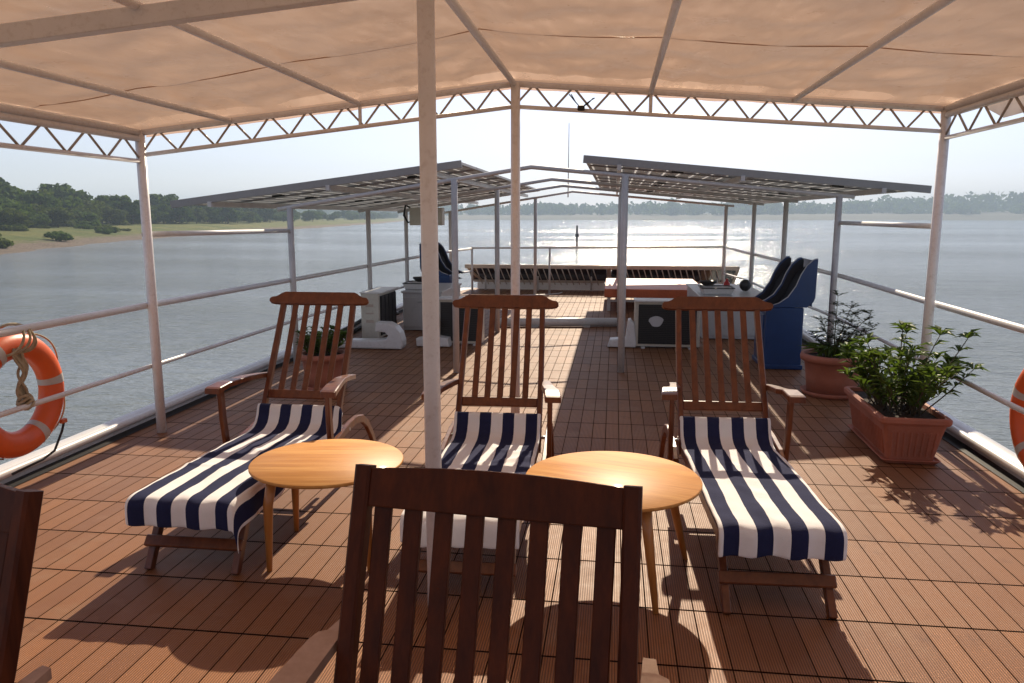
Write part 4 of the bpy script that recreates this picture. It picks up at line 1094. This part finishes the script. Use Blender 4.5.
# ================================================================== TREES ON THE LEFT BANK
def make_tree(name, label, cat, h, wd, mat, seed, nl, trunk=True, size=.36, group=None):
    rg = random.Random(seed); t = thing(name, label, cat, (0, 0, -60), 0, group)
    if trunk:
        m = MB(); top = h * .62
        m.tube([(0, 0, -.5), (.05, .02, h * .25), (-.06, .05, top)], [h * .028, h * .020, h * .008], 7)
        for k in range(4):
            a = k * 1.6 + rg.random(); m.tube([(0, 0, h * .25), (math.cos(a) * wd * .25, math.sin(a) * wd * .25, h * .5), (math.cos(a) * wd * .42, math.sin(a) * wd * .42, h * .66)], [h * .013, h * .009, h * .004], 5)
        m.build('trunk', M['trunk'], t)
    m = MB()
    for k in range(nl):
        a = rg.random() * 6.28; rr_ = wd * .5 * math.sqrt(rg.random()); zz = h * (.22 + .60 * rg.random()) if trunk else h * (.2 + .4 * rg.random())
        rr_ *= max(.25, 1.15 - 0.85 * max(0, (zz / h - .35)) / .65)
        s_ = wd * (.13 + .11 * rg.random())
        clump_faces(m, (rr_ * math.cos(a), rr_ * math.sin(a), zz), (s_ * 1.15, s_ * 1.15, s_ * .8), 64, size * (.8 + .5 * rg.random()), rg)
    m.build('crown', mat, t, fixn=False)
    return t
gA = 'trees in the wood on the left riverbank'; gB = 'bushes on the grassy left riverbank'
T = [make_tree('broadleaf_tree', 'dark green rounded tree in the wood on the left riverbank', 'tree', 9.0, 9.5, M['leafA'], 1, 30, group=gA),
     make_tree('broadleaf_tree', 'mid green spreading tree in the wood on the left riverbank', 'tree', 8.0, 10.5, M['leafB'], 2, 32, group=gA),
     make_tree('broadleaf_tree', 'olive green loose crowned tree in the wood on the left riverbank', 'tree', 8.5, 8.0, M['leafC'], 3, 24, group=gA),
     make_tree('broadleaf_tree', 'tall narrow dark tree in the wood on the left riverbank', 'tree', 10.5, 7.0, M['leafA'], 4, 26, group=gA)]
Bs = [make_tree('bush', 'round dark bush on the grass of the left riverbank', 'bush', 2.6, 4.2, M['leafB'], 11, 12, False, .22, gB),
      make_tree('bush', 'low olive bush on the grass of the left riverbank', 'bush', 1.9, 4.6, M['leafC'], 12, 12, False, .22, gB)]
rg = random.Random(77); used = set()
def plant(proto, x, y, z, s, key):
    if key not in used:
        used.add(key); o = proto; o.location = (x, y, z); o.rotation_euler = (0, 0, rg.random() * 6.28); o.scale = (s * 1.2, s * 1.2, s * (.85 + .3 * rg.random()))
    else: o = dup(proto, (x, y, z), rg.random() * 6.28, (s * 1.2, s * 1.2, s * (.85 + .3 * rg.random())))
def bankpt(t_, dd):
    p = along(t_); q = along(min(1, t_ + .004)); q0 = along(max(0, t_ - .004)); td = (q - q0).normalized(); n_ = Vector((-td.y, td.x)); return p + n_ * dd
def groundz(dd):
    for (d0, z0), (d1, z1) in zip(bankprof, bankprof[1:]):
        if d0 <= dd <= d1: return lerp(z0, z1, (dd - d0) / (d1 - d0))
    return 0
for row, (d0, n_, s0) in enumerate(((32, 52, .80), (42, 58, 1.12), (55, 50, 1.42))):
    for k in range(n_):
        t_ = .17 + (.62 - .17) * (k + rg.random() * .8) / n_; dd = d0 + rg.gauss(0, 2.2) + (6 if t_ > .35 else 0)
        p = bankpt(t_, dd); i = rg.choice((0, 0, 1, 1, 2, 3)) if row else rg.choice((0, 1, 2))
        plant(T[i], p.x, p.y, groundz(max(0, dd)) - .2, s0 * (.75 + .45 * rg.random()), ('t', i))
for k in range(90):
    t_ = .50 + .44 * (k + rg.random()) / 90; dd = 28 + rg.random() * 40
    p = bankpt(t_, dd); i = rg.randrange(4); plant(T[i], p.x, p.y, groundz(dd), .75 + .4 * rg.random(), ('t', i))
for k in range(36):
    t_ = .19 + .30 * (k + rg.random()) / 36; dd = rg.choice((10, 16, 22, 25, 27, 28, 30, 30)) + rg.gauss(0, 1.5)
    p = bankpt(t_, dd); i = rg.randrange(2); plant(Bs[i], p.x, p.y, groundz(max(0, dd)) - .15, .45 + .65 * rg.random(), ('b', i))

# black tie knotted on the front truss
t = thing('cable_tie', 'black cable tie knotted round the front truss right of the centre post', 'tie', (0, 0, 0))
q = P0.lerp(B0, .155) + V(0, -.025, -.155)
for k in range(2): MB().tube([q + V(-.09 + .015 * k, 0, .10), q + V(-.04, -.01, .04), q, q + V(.05, 0, .03 + .01 * k), q + V(.09 + .01 * k, 0, .07)], .004, 6).build('strand', M['black'], t)
MB().box(q, (.055, .04, .04), None, .012, 2).build('knot', M['black'], t)
